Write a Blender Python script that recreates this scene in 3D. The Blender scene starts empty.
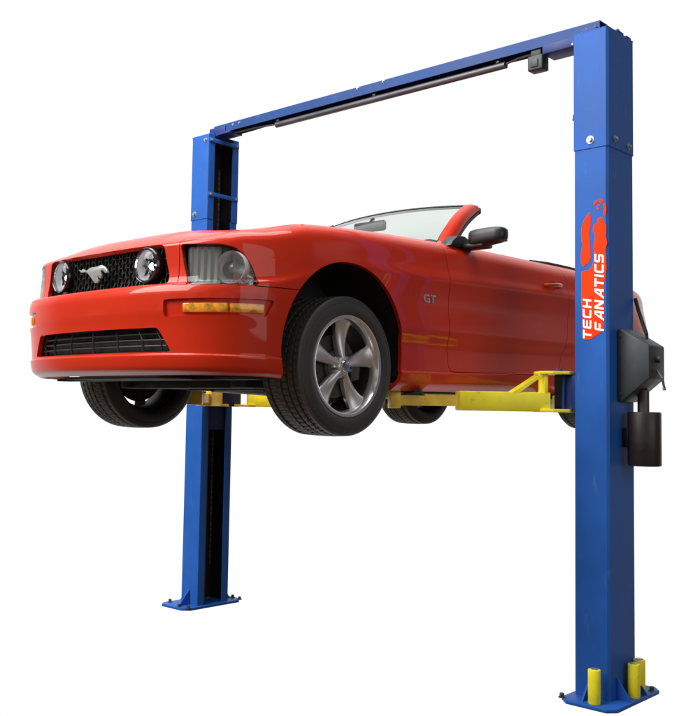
import bpy, bmesh, math, random
from mathutils import Vector, Matrix
random.seed(7)
SC = bpy.context.scene
COL = SC.collection
# ---------------------------------------------------------------- materials
def mat(name, col, rough=.5, metal=0.0, coat=0.0, spec=.5, bump=None, var=None, ior=None, coat_rough=.04, emis=None):
    m = bpy.data.materials.new(name); m.use_nodes = True
    nt = m.node_tree; b = nt.nodes['Principled BSDF']
    b.inputs['Base Color'].default_value = (*col, 1); b.inputs['Roughness'].default_value = rough
    b.inputs['Metallic'].default_value = metal; b.inputs['Coat Weight'].default_value = coat
    b.inputs['Coat Roughness'].default_value = coat_rough; b.inputs['Specular IOR Level'].default_value = spec
    tc = None
    if bump or var:
        tc = nt.nodes.new('ShaderNodeTexCoord')
    if var:      # (scale, amount, detail) : slight mottling of the colour and of the roughness
        n = nt.nodes.new('ShaderNodeTexNoise'); n.inputs['Scale'].default_value = var[0]; n.inputs['Detail'].default_value = var[2]
        nt.links.new(tc.outputs['Object'], n.inputs['Vector'])
        r = nt.nodes.new('ShaderNodeMapRange'); r.inputs[1].default_value = .3; r.inputs[2].default_value = .7
        r.inputs[3].default_value = 1-var[1]; r.inputs[4].default_value = 1+var[1]
        nt.links.new(n.outputs['Fac'], r.inputs[0])
        mx = nt.nodes.new('ShaderNodeMix'); mx.data_type = 'RGBA'; mx.blend_type = 'MULTIPLY'; mx.inputs[0].default_value = 1
        mx.inputs[6].default_value = (*col, 1); nt.links.new(r.outputs[0], mx.inputs[7]); nt.links.new(mx.outputs[2], b.inputs['Base Color'])
        r2 = nt.nodes.new('ShaderNodeMapRange'); r2.inputs[1].default_value = .3; r2.inputs[2].default_value = .7
        r2.inputs[3].default_value = max(0, rough-var[1]*.4); r2.inputs[4].default_value = min(1, rough+var[1]*.4)
        nt.links.new(n.outputs['Fac'], r2.inputs[0]); nt.links.new(r2.outputs[0], b.inputs['Roughness'])
    if bump:     # (scale, strength, distance)
        n = nt.nodes.new('ShaderNodeTexNoise'); n.inputs['Scale'].default_value = bump[0]; n.inputs['Detail'].default_value = 3
        nt.links.new(tc.outputs['Object'], n.inputs['Vector'])
        bp = nt.nodes.new('ShaderNodeBump'); bp.inputs['Strength'].default_value = bump[1]; bp.inputs['Distance'].default_value = bump[2]
        nt.links.new(n.outputs['Fac'], bp.inputs['Height']); nt.links.new(bp.outputs[0], b.inputs['Normal'])
    return m
def glassmat(name, tint, refl=1.0, rough=.01):
    m = bpy.data.materials.new(name); m.use_nodes = True; nt = m.node_tree
    for n in list(nt.nodes): nt.nodes.remove(n)
    o = nt.nodes.new('ShaderNodeOutputMaterial'); t = nt.nodes.new('ShaderNodeBsdfTransparent'); t.inputs[0].default_value = (*tint, 1)
    g = nt.nodes.new('ShaderNodeBsdfGlossy'); g.inputs['Roughness'].default_value = rough
    f = nt.nodes.new('ShaderNodeFresnel'); f.inputs[0].default_value = 1.5
    k = nt.nodes.new('ShaderNodeMath'); k.operation = 'MULTIPLY'; k.inputs[1].default_value = refl
    nt.links.new(f.outputs[0], k.inputs[0])
    x = nt.nodes.new('ShaderNodeMixShader'); nt.links.new(k.outputs[0], x.inputs[0]); nt.links.new(t.outputs[0], x.inputs[1]); nt.links.new(g.outputs[0], x.inputs[2])
    nt.links.new(x.outputs[0], o.inputs['Surface']); return m
M = {}
M['red'] = mat('red_car_paint', (.57,.026,.006), .40, .0, .55, .12, coat_rough=.03, var=(2.2,.05,2))
M['blue'] = mat('blue_powder_paint', (.018,.105,.42), .48, .0, .0, bump=(130,.10,.002), var=(3.5,.14,8), spec=.2)
M['beamblue'] = mat('less_lit_blue_paint', (.012,.055,.21), .5, .0, .0, .25, bump=(130,.10,.002), var=(3.5,.14,8))  # same blue as the posts, its weaker light on the beam put into the colour
M['darkblue'] = mat('dark_blue_paint', (.014,.035,.17), .5, .0, .0, .3, bump=(120,.12,.002), var=(7,.15,4))
M['yellow'] = mat('yellow_paint', (.97,.85,.03), .45, .0, .0, .4, bump=(90,.12,.002), var=(9,.10,5))
M['gold'] = mat('worn_gold_paint', (.90,.62,.045), .45, .0, .2, .5, bump=(90,.2,.002), var=(12,.25,5))
M['black'] = mat('black_plastic', (.012,.013,.015), .42, bump=(300,.12,.001), var=(9,.12,3))
M['gloss_black'] = mat('gloss_black_plastic', (.010,.010,.012), .18, coat=.6)
M['mesh'] = mat('grille_plastic', (.022,.024,.024), .34)
M['rubber'] = mat('seal_rubber', (.014,.014,.015), .6)
M['under'] = mat('underbody_coating', (.020,.021,.023), .75, bump=(60,.5,.004), var=(14,.35,5))
M['steel'] = mat('cast_steel', (.10,.10,.10), .5, .7, bump=(60,.3,.002), var=(10,.25,4))
M['zinc'] = mat('zinc_bolt', (.42,.45,.50), .42, .8)
M['chrome'] = mat('chrome', (.86,.86,.88), .09, 1.0)
M['lampwhite'] = mat('pale_lamp_reflector', (.86,.87,.92), .28, .0, coat=.6)
M['bright'] = mat('bright_reflector', (.86,.86,.88), .30, .35, coat=.5)
M['lip'] = mat('polished_alloy', (.90,.90,.88), .20, .85, var=(6,.05,3))
M['spoke'] = mat('satin_grey_alloy', (.56,.56,.565), .32, .55, var=(8,.08,3))
M['barrel'] = mat('dark_alloy', (.025,.025,.026), .6, .2)
M['silver'] = mat('silver_reflector', (.52,.54,.54), .26, .55)
M['greyflute'] = mat('frosted_lamp_panel', (.50,.52,.50), .4, .1, coat=.3)
M['amber'] = mat('amber_lens', (.80,.33,.02), .22, 0, coat=.8, var=(38,.45,2))
M['taillens'] = mat('red_lens', (.35,.01,.01), .12, 0, coat=.8)
M['white'] = mat('white_vinyl', (.92,.92,.92), .6, spec=.3)
M['decal'] = mat('orange_red_vinyl', (.95,.05,.004), .75, spec=.12)
M['fabric'] = mat('charcoal_upholstery', (.03,.03,.032), .8, bump=(200,.4,.002))
M['canvas'] = mat('black_canvas', (.018,.018,.02), .85, bump=(250,.5,.002))
M['box'] = mat('grey_green_box_paint', (.034,.042,.046), .55, bump=(120,.2,.002), var=(8,.2,4))
M['tank'] = mat('tank_black_paint', (.016,.011,.013), .45, bump=(120,.2,.002), var=(8,.2,4))
M['pipe'] = mat('grey_conduit', (.10,.105,.12), .4, .4, var=(9,.2,4))
M['hole'] = mat('black_channel_interior', (.006,.007,.009), .7, var=(6,.3,4))
M['glass'] = glassmat('windshield_glass', (.80,.86,.80), 1.1)
M['lens'] = glassmat('clear_lens', (.92,.94,.94), .8)
M['bulb'] = mat('added_glow_bulb', (.85,.86,.88), .15, 0, coat=.6)
M['bulb'].node_tree.nodes['Principled BSDF'].inputs['Emission Color'].default_value = (1,.95,.93,1); M['bulb'].node_tree.nodes['Principled BSDF'].inputs['Emission Strength'].default_value = 7  # glow added to the bulb to whiten the grille lamp reflectors
def tyre_mat():
    m = bpy.data.materials.new('tyre_rubber'); m.use_nodes = True; nt = m.node_tree; b = nt.nodes['Principled BSDF']
    b.inputs['Base Color'].default_value = (.022,.022,.022,1); b.inputs['Roughness'].default_value = .62
    L = nt.links.new; N = nt.nodes.new
    tc = N('ShaderNodeTexCoord'); sp = N('ShaderNodeSeparateXYZ'); L(tc.outputs['Object'], sp.inputs[0])
    at = N('ShaderNodeMath'); at.operation = 'ARCTAN2'; L(sp.outputs['Y'], at.inputs[0]); L(sp.outputs['Z'], at.inputs[1])
    # slanted sipes: angle*40 + x*30
    m1 = N('ShaderNodeMath'); m1.operation = 'MULTIPLY'; m1.inputs[1].default_value = 64/6.28318; L(at.outputs[0], m1.inputs[0])
    ax = N('ShaderNodeMath'); ax.operation = 'ABSOLUTE'; L(sp.outputs['X'], ax.inputs[0])
    m2 = N('ShaderNodeMath'); m2.operation = 'MULTIPLY_ADD'; m2.inputs[1].default_value = 9.0; L(ax.outputs[0], m2.inputs[0]); L(m1.outputs[0], m2.inputs[2])
    fr = N('ShaderNodeMath'); fr.operation = 'FRACT'; L(m2.outputs[0], fr.inputs[0])
    gt = N('ShaderNodeMath'); gt.operation = 'GREATER_THAN'; gt.inputs[1].default_value = .22; L(fr.outputs[0], gt.inputs[0])
    # only on the tread: radius > .33
    y2 = N('ShaderNodeVectorMath'); y2.operation = 'MULTIPLY'; y2.inputs[1].default_value = (0,1,1); L(tc.outputs['Object'], y2.inputs[0])
    ln = N('ShaderNodeVectorMath'); ln.operation = 'LENGTH'; L(y2.outputs[0], ln.inputs[0])
    g2 = N('ShaderNodeMath'); g2.operation = 'LESS_THAN'; g2.inputs[1].default_value = .334; L(ln.outputs['Value'], g2.inputs[0])
    mx = N('ShaderNodeMath'); mx.operation = 'MAXIMUM'; L(gt.outputs[0], mx.inputs[0]); L(g2.outputs[0], mx.inputs[1])
    bp = N('ShaderNodeBump'); bp.inputs['Strength'].default_value = .9; bp.inputs['Distance'].default_value = .02; L(mx.outputs[0], bp.inputs['Height'])
    L(bp.outputs[0], b.inputs['Normal'])
    n = N('ShaderNodeTexNoise'); n.inputs['Scale'].default_value = 4; n.inputs['Detail'].default_value = 4; L(tc.outputs['Object'], n.inputs['Vector'])
    cr = N('ShaderNodeMapRange'); cr.inputs[1].default_value=.3; cr.inputs[2].default_value=.7; cr.inputs[3].default_value=.5; cr.inputs[4].default_value=.72
    L(n.outputs['Fac'], cr.inputs[0]); L(cr.outputs[0], b.inputs['Roughness'])
    # dusty tread, cleaner sidewall
    dc = N('ShaderNodeMix'); dc.data_type='RGBA'; dc.inputs[6].default_value=(.075,.073,.066,1); dc.inputs[7].default_value=(.034,.035,.035,1); L(g2.outputs[0], dc.inputs[0]); L(dc.outputs[2], b.inputs['Base Color'])
    return m
def scuffs(m, col, scale, lo, amt):
    """sparse vertical rub marks and specks in the paint"""
    nt = m.node_tree; b = nt.nodes['Principled BSDF']; L = nt.links.new
    tc = nt.nodes.new('ShaderNodeTexCoord'); mp = nt.nodes.new('ShaderNodeMapping'); mp.inputs['Scale'].default_value = scale
    L(tc.outputs['Object'], mp.inputs[0]); n = nt.nodes.new('ShaderNodeTexNoise'); n.inputs['Scale'].default_value = 1; n.inputs['Detail'].default_value = 9; n.inputs['Roughness'].default_value = .7
    L(mp.outputs[0], n.inputs['Vector']); r = nt.nodes.new('ShaderNodeMapRange'); r.inputs[1].default_value = lo; r.inputs[2].default_value = lo+.08; r.inputs[4].default_value = amt; L(n.outputs['Fac'], r.inputs[0])
    mx = nt.nodes.new('ShaderNodeMix'); mx.data_type = 'RGBA'; mx.inputs[7].default_value = (*col, 1); L(r.outputs[0], mx.inputs[0])
    src = b.inputs['Base Color'].links[0].from_socket; L(src, mx.inputs[6]); L(mx.outputs[2], b.inputs['Base Color'])
scuffs(M['blue'], (.10,.19,.38), (22,22,5), .60, .35)
scuffs(M['beamblue'], (.08,.15,.32), (5,22,22), .60, .35)
scuffs(M['yellow'], (.30,.22,.08), (26,26,26), .62, .6)
scuffs(M['gold'], (.22,.15,.07), (24,24,24), .58, .6)
M['tyre'] = tyre_mat()
# ---------------------------------------------------------------- object helpers
def empty(name, loc, label=None, cat=None, parent=None):
    o = bpy.data.objects.new(name, None); COL.objects.link(o); o.location = loc; o.empty_display_size = .2
    if parent: o.parent = parent
    if label: o['label'] = label
    if cat: o['category'] = cat
    return o
def mkobj(name, V, Fc, m, parent=None, normals=None, smooth=None, loc=None, label=None):
    me = bpy.data.meshes.new(name); me.from_pydata([tuple(map(float, v)) for v in V], [], Fc); me.update()
    me.materials.append(m)
    if normals is not None:
        me.polygons.foreach_set('use_smooth', [True]*len(me.polygons))
        me.normals_split_custom_set_from_vertices([tuple(map(float, n)) for n in normals])
    elif smooth is not None:
        me.polygons.foreach_set('use_smooth', [True]*len(me.polygons))
        me.set_sharp_from_angle(angle=math.radians(smooth))
    o = bpy.data.objects.new(name, me); COL.objects.link(o)
    if parent: o.parent = parent
    if loc is not None: o.location = loc
    if label: o['label'] = label
    return o
def fixwind(V, Fc, N):
    out = []
    for f in Fc:
        a, b, c = (Vector(tuple(map(float, V[f[k]]))) for k in (0, 1, 2)); d = Vector(tuple(map(float, V[f[-1]])))
        g = (b-a).cross(c-a)+(c-a).cross(d-a); n = Vector((0,0,0))
        for i in f: n += Vector(tuple(map(float, N[i])))
        out.append(list(f) if g.dot(n) >= 0 else list(reversed(f)))
    return out
class MB:
    def __init__(s): s.bm = bmesh.new()
    def box(s, a, b, bev=.0, seg=2, mtx=None):
        c = [(a[i]+b[i])/2 for i in range(3)]; d = [abs(b[i]-a[i]) for i in range(3)]
        t = bmesh.new(); bmesh.ops.create_cube(t, size=1.0)
        bmesh.ops.scale(t, vec=d, verts=t.verts)
        if bev: bmesh.ops.bevel(t, geom=list(t.edges), offset=bev, segments=seg, profile=.5, affect='EDGES')
        bmesh.ops.translate(t, vec=c, verts=t.verts)
        if mtx is not None: bmesh.ops.transform(t, matrix=mtx, verts=t.verts)
        s._add(t); return s
    def _add(s, t):
        me = bpy.data.meshes.new('tmp'); t.to_mesh(me); t.free(); s.bm.from_mesh(me); bpy.data.meshes.remove(me)
    def cyl(s, p0, p1, r, r2=None, n=24, bev=0):
        p0 = Vector(p0); p1 = Vector(p1); d = p1-p0; t = bmesh.new()
        bmesh.ops.create_cone(t, cap_ends=True, segments=n, radius1=r, radius2=r if r2 is None else r2, depth=d.length)
        if bev:
            es = [e for e in t.edges if abs(e.verts[0].co.z-e.verts[1].co.z) < 1e-6]
            bmesh.ops.bevel(t, geom=es, offset=bev, segments=2, profile=.5, affect='EDGES')
        q = d.to_track_quat('Z', 'Y').to_matrix().to_4x4()
        bmesh.ops.transform(t, matrix=Matrix.Translation((p0+p1)/2) @ q, verts=t.verts); s._add(t); return s
    def prism(s, pts, axis, a, b, bev=0):
        # pts: 2D polygon in the two other axes, extruded from a to b along axis
        t = bmesh.new(); vs = []
        for k in (a, b):
            row = []
            for p in pts:
                c = [0,0,0]; o = [i for i in range(3) if i != axis]; c[o[0]] = p[0]; c[o[1]] = p[1]; c[axis] = k
                row.append(t.verts.new(c))
            vs.append(row)
        n = len(pts)
        t.faces.new(vs[0]); t.faces.new(list(reversed(vs[1])))
        for i in range(n): t.faces.new([vs[0][i], vs[1][i], vs[1][(i+1)%n], vs[0][(i+1)%n]])
        bmesh.ops.recalc_face_normals(t, faces=t.faces)
        if bev: bmesh.ops.bevel(t, geom=list(t.edges), offset=bev, segments=2, profile=.5, affect='EDGES')
        s._add(t); return s
    def tube(s, pts, r, n=10, closed=False):
        P = [Vector(p) for p in pts]; t = bmesh.new(); rings = []
        for i, p in enumerate(P):
            a = P[i-1] if (i or closed) else P[0]; b = P[(i+1)%len(P)] if (i < len(P)-1 or closed) else P[-1]
            d = (b-a).normalized(); up = Vector((0,0,1)) if abs(d.z) < .95 else Vector((0,1,0))
            x = d.cross(up).normalized(); y = x.cross(d)
            rr = r[i] if isinstance(r, (list, tuple)) else r
            rings.append([t.verts.new(p+rr*(x*math.cos(2*math.pi*k/n)+y*math.sin(2*math.pi*k/n))) for k in range(n)])
        m = len(rings)
        for i in range(m if closed else m-1):
            for k in range(n):
                t.faces.new([rings[i][k], rings[i][(k+1)%n], rings[(i+1)%m][(k+1)%n], rings[(i+1)%m][k]])
        if not closed: t.faces.new(list(reversed(rings[0]))); t.faces.new(rings[-1])
        bmesh.ops.recalc_face_normals(t, faces=t.faces); s._add(t); return s
    def lathe(s, prof, n=64, cap=False, mtx=None):
        # prof: (x, r) pairs, revolved round the X axis
        t = bmesh.new(); rings = []
        for x, r in prof:
            if r < 1e-6: rings.append([t.verts.new((x,0,0))]*n)
            else: rings.append([t.verts.new((x, r*math.cos(2*math.pi*k/n), r*math.sin(2*math.pi*k/n))) for k in range(n)])
        for i in range(len(rings)-1):
            for k in range(n):
                q = []
                for v in (rings[i][k], rings[i][(k+1)%n], rings[i+1][(k+1)%n], rings[i+1][k]):
                    if v not in q: q.append(v)
                if len(q) > 2: t.faces.new(q)
        bmesh.ops.recalc_face_normals(t, faces=t.faces)
        if mtx is not None: bmesh.ops.transform(t, matrix=mtx, verts=t.verts)
        s._add(t); return s
    def poly(s, pts3): s.bm.faces.new([s.bm.verts.new(p) for p in pts3]); return s
    def xf(s, mtx): bmesh.ops.transform(s.bm, matrix=mtx, verts=s.bm.verts); return s
    def build(s, name, m, parent=None, smooth=35, loc=None, label=None):
        """one object per connected (or touching) piece; returns the first"""
        bm = s.bm; bm.verts.ensure_lookup_table(); bm.verts.index_update(); seen = set(); isl = []
        for v in bm.verts:
            if v.index in seen: continue
            st = [v]; seen.add(v.index); c = []
            while st:
                x = st.pop(); c.append(x)
                for e in x.link_edges:
                    y = e.other_vert(x)
                    if y.index not in seen: seen.add(y.index); st.append(y)
            isl.append(c)
        groups = [list(range(len(bm.verts)))]
        if 1 < len(isl) <= 60:
            bb = [([min(v.co[k] for v in c)-.0015 for k in range(3)], [max(v.co[k] for v in c)+.0015 for k in range(3)]) for c in isl]
            par = list(range(len(isl)))
            def fd(a):
                while par[a] != a: a = par[a]
                return a
            for a in range(len(isl)):
                for b in range(a):
                    if all(bb[a][0][k] <= bb[b][1][k] and bb[b][0][k] <= bb[a][1][k] for k in range(3)): par[fd(a)] = fd(b)
            g = {}
            for a in range(len(isl)): g.setdefault(fd(a), []).extend(v.index for v in isl[a])
            groups = list(g.values())
        first = None
        for g in groups:
            st = set(g); me = bpy.data.meshes.new(name); o2 = {}; V = []
            for i in sorted(st): o2[i] = len(V); V.append(tuple(bm.verts[i].co))
            me.from_pydata(V, [], [[o2[v.index] for v in f.verts] for f in bm.faces if f.verts[0].index in st])
            me.update(); me.materials.append(m)
            me.polygons.foreach_set('use_smooth', [True]*len(me.polygons)); me.set_sharp_from_angle(angle=math.radians(smooth))
            o = bpy.data.objects.new(name, me); COL.objects.link(o)
            if parent: o.parent = parent
            if loc is not None: o.location = loc
            if label: o['label'] = label
            first = first or o
        bm.free(); return first
import numpy as np
# ---------------------------------------------------------------- car body surface
BASE = [(-.905,0),(-.898,.26),(-.868,.50),(-.805,.70),(-.695,.83),(-.52,.905),(-.25,.932),(.10,.940),(.5,.937),(1.0,.933),
        (1.6,.933),(2.2,.937),(2.72,.942),(3.1,.93),(3.38,.89),(3.56,.80),(3.65,.62),(3.69,.32),(3.70,0)]
def nspline(xs, ys):
    # natural cubic spline, returns callable
    xs = np.array(xs, float); ys = np.array(ys, float); n = len(xs)
    h = np.diff(xs); A = np.zeros((n, n)); b = np.zeros(n); A[0,0] = A[-1,-1] = 1
    for i in range(1, n-1):
        A[i,i-1] = h[i-1]; A[i,i] = 2*(h[i-1]+h[i]); A[i,i+1] = h[i]
        b[i] = 6*((ys[i+1]-ys[i])/h[i]-(ys[i]-ys[i-1])/h[i-1])
    M = np.linalg.solve(A, b)
    def f(x):
        i = int(min(max(np.searchsorted(xs, x)-1, 0), n-2)); d = h[i]; t = x-xs[i]; r = xs[i+1]-x
        return M[i]*r**3/(6*d)+M[i+1]*t**3/(6*d)+(ys[i]/d-M[i]*d/6)*r+(ys[i+1]/d-M[i+1]*d/6)*t
    return f
def cspline(xs, ys):
    # monotone cubic (PCHIP like), returns callable
    xs = list(map(float, xs)); ys = list(map(float, ys)); n = len(xs)
    h = [xs[i+1]-xs[i] for i in range(n-1)]; d = [(ys[i+1]-ys[i])/h[i] for i in range(n-1)]
    m = [0]*n
    for i in range(1, n-1):
        if d[i-1]*d[i] <= 0: m[i] = 0
        else:
            w1 = 2*h[i]+h[i-1]; w2 = h[i]+2*h[i-1]; m[i] = (w1+w2)/(w1/d[i-1]+w2/d[i])
    m[0] = d[0]; m[-1] = d[-1]
    def f(x):
        i = n-2
        for k in range(n-1):
            if x < xs[k+1]: i = k; break
        t = (x-xs[i])/h[i]; t2 = t*t; t3 = t2*t
        return (2*t3-3*t2+1)*ys[i]+(t3-2*t2+t)*h[i]*m[i]+(-2*t3+3*t2)*ys[i+1]+(t3-t2)*h[i]*m[i+1]
    return f
# mirror the base plan at both ends so the centre line is smooth
_bx = [(u,-v) for u,v in BASE[2:0:-1]] + BASE + [(u,-v) for u,v in BASE[-2:-4:-1]]
_cum = [0]
for i in range(1, len(_bx)): _cum.append(_cum[-1]+math.hypot(_bx[i][0]-_bx[i-1][0], _bx[i][1]-_bx[i-1][1]))
_c0 = _cum[2]; _cum = [c-_c0 for c in _cum]
SST = _cum[2:2+len(BASE)]; SMAX = SST[-1]
_fu = nspline(_cum, [p[0] for p in _bx]); _fv = nspline(_cum, [p[1] for p in _bx])
#         s:   0     2     3     4     5     6     7     8    9    10    11    12    13    14   15    16   18
KEY = [0, 2, 3, 4, 5, 6, 7, 8, 9, 10, 11, 12, 13, 14, 15, 16, 18]
def _row(hs, ins):
    k = [SST[i] for i in KEY]
    return cspline(k, hs), cspline(k, ins)
ROWS = [
 _row([.200,.200,.200,.198,.196,.165,.155,.150,.150,.155,.165,.19,.22,.24,.25,.25,.25], [.075,.075,.07,.06,.05,.05,.06,.065,.065,.065,.065,.06,.06,.06,.06,.06,.06]),
 _row([.232,.232,.230,.228,.225,.205,.200,.200,.205,.215,.225,.24,.26,.28,.29,.29,.29], [.028,.028,.026,.022,.016,.014,.016,.018,.018,.018,.018,.014,.014,.015,.02,.02,.02]),
 _row([.290,.290,.288,.284,.280,.250,.243,.245,.25,.27,.29,.30,.32,.34,.35,.35,.35],    [.014,.014,.013,.012,.011,.009,.010,.012,.012,.012,.012,.008,.006,.006,.008,.008,.008]),
 _row([.300,.300,.298,.295,.290,.265,.257,.26,.265,.285,.305,.32,.34,.36,.37,.37,.37],   [.022,.022,.021,.018,.015,.013,.016,.022,.022,.022,.022,.012,.006,.004,.004,.004,.004]),
 _row([.425,.425,.42,.41,.40,.39,.38,.38,.38,.39,.40,.41,.42,.44,.45,.45,.45],           [.012,.012,.012,.010,.008,.006,.014,.024,.025,.025,.024,.008,.002,.0,.0,.0,.0]),
 _row([.500,.500,.50,.50,.50,.50,.49,.487,.487,.488,.49,.50,.51,.53,.54,.54,.54],        [.002,.002,.002,.002,.002,.001,.005,.005,.004,.004,.004,.001,.0,.0,.0,.0,.0]),
 _row([.565,.565,.565,.57,.575,.60,.61,.62,.62,.625,.63,.63,.63,.62,.61,.60,.60],        [.0,.0,.0,.0,.0,.0,.0,.008,.014,.014,.010,-.002,.0,.004,.01,.01,.01]),
 _row([.612,.612,.612,.615,.625,.67,.69,.70,.705,.71,.72,.72,.70,.67,.65,.64,.64],       [.014,.014,.012,.008,.004,.0,.001,.004,.009,.009,.006,-.002,.003,.012,.025,.03,.03]),
 _row([.624,.624,.624,.628,.645,.72,.745,.755,.765,.775,.785,.785,.76,.73,.70,.69,.69],  [.052,.052,.046,.030,.014,.006,.001,.0,.0,.0,-.001,.002,.010,.022,.035,.04,.04]),
 _row([.70,.70,.705,.72,.74,.80,.815,.82,.83,.835,.84,.835,.82,.79,.76,.75,.75],         [.062,.062,.056,.042,.030,.018,.013,.016,.017,.017,.016,.016,.022,.035,.045,.05,.05]),
 _row([.792,.794,.800,.815,.835,.885,.905,.915,.92,.925,.925,.92,.91,.885,.86,.85,.85],  [.060,.060,.060,.055,.050,.040,.035,.035,.035,.035,.035,.038,.045,.05,.055,.055,.055]),
 _row([.808,.812,.822,.843,.865,.92,.942,.955,.965,.968,.968,.965,.95,.925,.90,.89,.89], [.068,.069,.073,.075,.075,.070,.065,.065,.062,.062,.062,.065,.07,.07,.07,.07,.07]),
 _row([.816,.822,.837,.862,.886,.942,.965,.982,.994,.998,.998,.99,.972,.945,.918,.905,.905],[.090,.092,.105,.115,.120,.120,.115,.115,.105,.100,.100,.110,.11,.11,.11,.11,.11]),
]
NR = len(ROWS)
def plan(s):
    e = 1e-3; u = _fu(s); v = _fv(s)
    du = _fu(s+e)-_fu(s-e); dv = _fv(s+e)-_fv(s-e); l = math.hypot(du, dv)
    return u, v, dv/l, -du/l       # outward normal is (-?)...
_TT = list(range(NR))
_cache = {}
def column(s):
    k = round(s, 6)
    if k in _cache: return _cache[k]
    u, v, a, b = plan(s)
    # tangent (du,dv); outward normal = (-dv, du) in (u,v) when walking from nose centre to the left side: front tangent (0,1) -> normal (-1,0)
    nu, nv = -a, -b
    hs = [r[0](s) for r in ROWS]; ins = [r[1](s) for r in ROWS]
    us = [u-nu*i for i in ins]; vs = [v-nv*i for i in ins]
    r = (cspline(_TT, hs), cspline(_TT, us), cspline(_TT, vs), cspline(_TT, ins), u, v, nu, nv, hs)
    _cache[k] = r
    return r
def S(s, t):
    c = column(s); i = c[3](t)
    return np.array([c[4]-c[6]*i, c[5]-c[7]*i, c[0](t)])
def t_of_h(s, h):
    c = column(s); hs = c[8]
    if h <= hs[0]: return 0.0
    if h >= hs[-1]: return float(NR-1)
    k = 0
    while hs[k+1] < h: k += 1
    lo, hi = k, k+1; f = c[0]
    for _ in range(24):
        m = (lo+hi)/2
        if f(m) < h: lo = m
        else: hi = m
    return (lo+hi)/2
def Sh(s, h): return S(s, t_of_h(s, h))
def nrm(s, t):
    e = 2e-3; t0 = max(0, t-.02); t1 = min(NR-1, t+.02)
    a = S(s+e, t)-S(s-e, t); b = S(s, t1)-S(s, t0)
    n = np.cross(b, a)       # provisional
    n /= (np.linalg.norm(n)+1e-12)
    c = column(s)
    if n[0]*c[6]+n[1]*c[7] < 0: n = -n
    return n
def s_of_u(u):               # on the side only
    lo, hi = SST[3], SST[15]
    for _ in range(40):
        m = (lo+hi)/2
        if _fu(m) < u: lo = m
        else: hi = m
    return (lo+hi)/2
# ---------------------------------------------------------------- the car
CAR = empty('convertible_car', (.0106, .0811, 1.3495), 'red two-door convertible with its top down, raised on the yellow arms of the blue lift', 'car')
CAR.rotation_euler = (.0071, 0, -.0052)
def Lc(u, v, h): return (v, u-1.36, h+.08)
def side_obj(name, pts, faces, m, parent, nrms=None, flip=False, smooth=35, label=None):
    # pts in (u,v,h); flip mirrors to the other side of the car
    P = []; 
    for p in pts:
        q = Lc(p[0], -p[1] if flip else p[1], p[2]); P.append(q)
    Fc = [tuple(reversed(f)) for f in faces] if flip else [tuple(f) for f in faces]
    N = None
    if nrms is not None: N = [((-n[1] if flip else n[1]), n[0], n[2]) for n in nrms]; Fc = fixwind(P, Fc, N)
    return mkobj(name, P, Fc, m, parent, normals=N, smooth=None if N else smooth, label=label)
def inpoly(x, y, P):
    c = False; j = len(P)-1
    for i in range(len(P)):
        if (P[i][1] > y) != (P[j][1] > y) and x < (P[j][0]-P[i][0])*(y-P[i][1])/(P[j][1]-P[i][1])+P[i][0]: c = not c
        j = i
    return c
def nearest(x, y, P):
    best = None
    for i in range(len(P)):
        a = P[i-1]; b = P[i]; dx = b[0]-a[0]; dy = b[1]-a[1]; L2 = dx*dx+dy*dy
        t = 0 if L2 == 0 else max(0, min(1, ((x-a[0])*dx+(y-a[1])*dy)/L2))
        q = (a[0]+t*dx, a[1]+t*dy); d = (q[0]-x)**2+(q[1]-y)**2
        if best is None or d < best[0]: best = (d, q)
    return best[1]
def round_poly(P, r, n=5):
    out = []
    for i in range(len(P)):
        a = np.array(P[i-1]); b = np.array(P[i]); c = np.array(P[(i+1)%len(P)])
        e1 = a-b; e2 = c-b; l1 = np.linalg.norm(e1); l2 = np.linalg.norm(e2); rr = min(r, l1*.45, l2*.45)
        p = b+e1/l1*rr; q = b+e2/l2*rr
        for k in range(n+1):
            t = k/n; out.append(tuple((1-t)**2*p+2*t*(1-t)*b+t*t*q))
    return out
NC = int(SMAX/.0125)
ss = [SMAX*i/NC for i in range(NC+1)]
tt = []
for k in range(NR-1):
    c = column(SST[8]); f = column(0)
    d = max(abs(c[8][k+1]-c[8][k]), abs(f[8][k+1]-f[8][k]), .012)
    n = max(2, int(d/.0115+.5))
    tt += [k+j/n for j in range(n)]
tt.append(NR-1.0)
NT = len(tt)
GS = np.zeros((NC+1, NT)); GT = np.zeros((NC+1, NT)); GH = np.zeros((NC+1, NT))
for i, s in enumerate(ss):
    c = column(s)
    for j, t in enumerate(tt): GS[i,j] = s; GT[i,j] = t; GH[i,j] = c[0](t)
def arch_poly(uc, hc, R, ru=None):
    P = []
    for k in range(73):
        a = math.pi*(1.30-1.60*k/72); P.append((s_of_u(uc+R*math.cos(a)), hc+R*math.sin(a)))
    return P
ARF = (-.03, .335, .432); ARR = (2.70, .335, .425)
sD0 = s_of_u(.808); sD1 = s_of_u(2.115)
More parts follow.
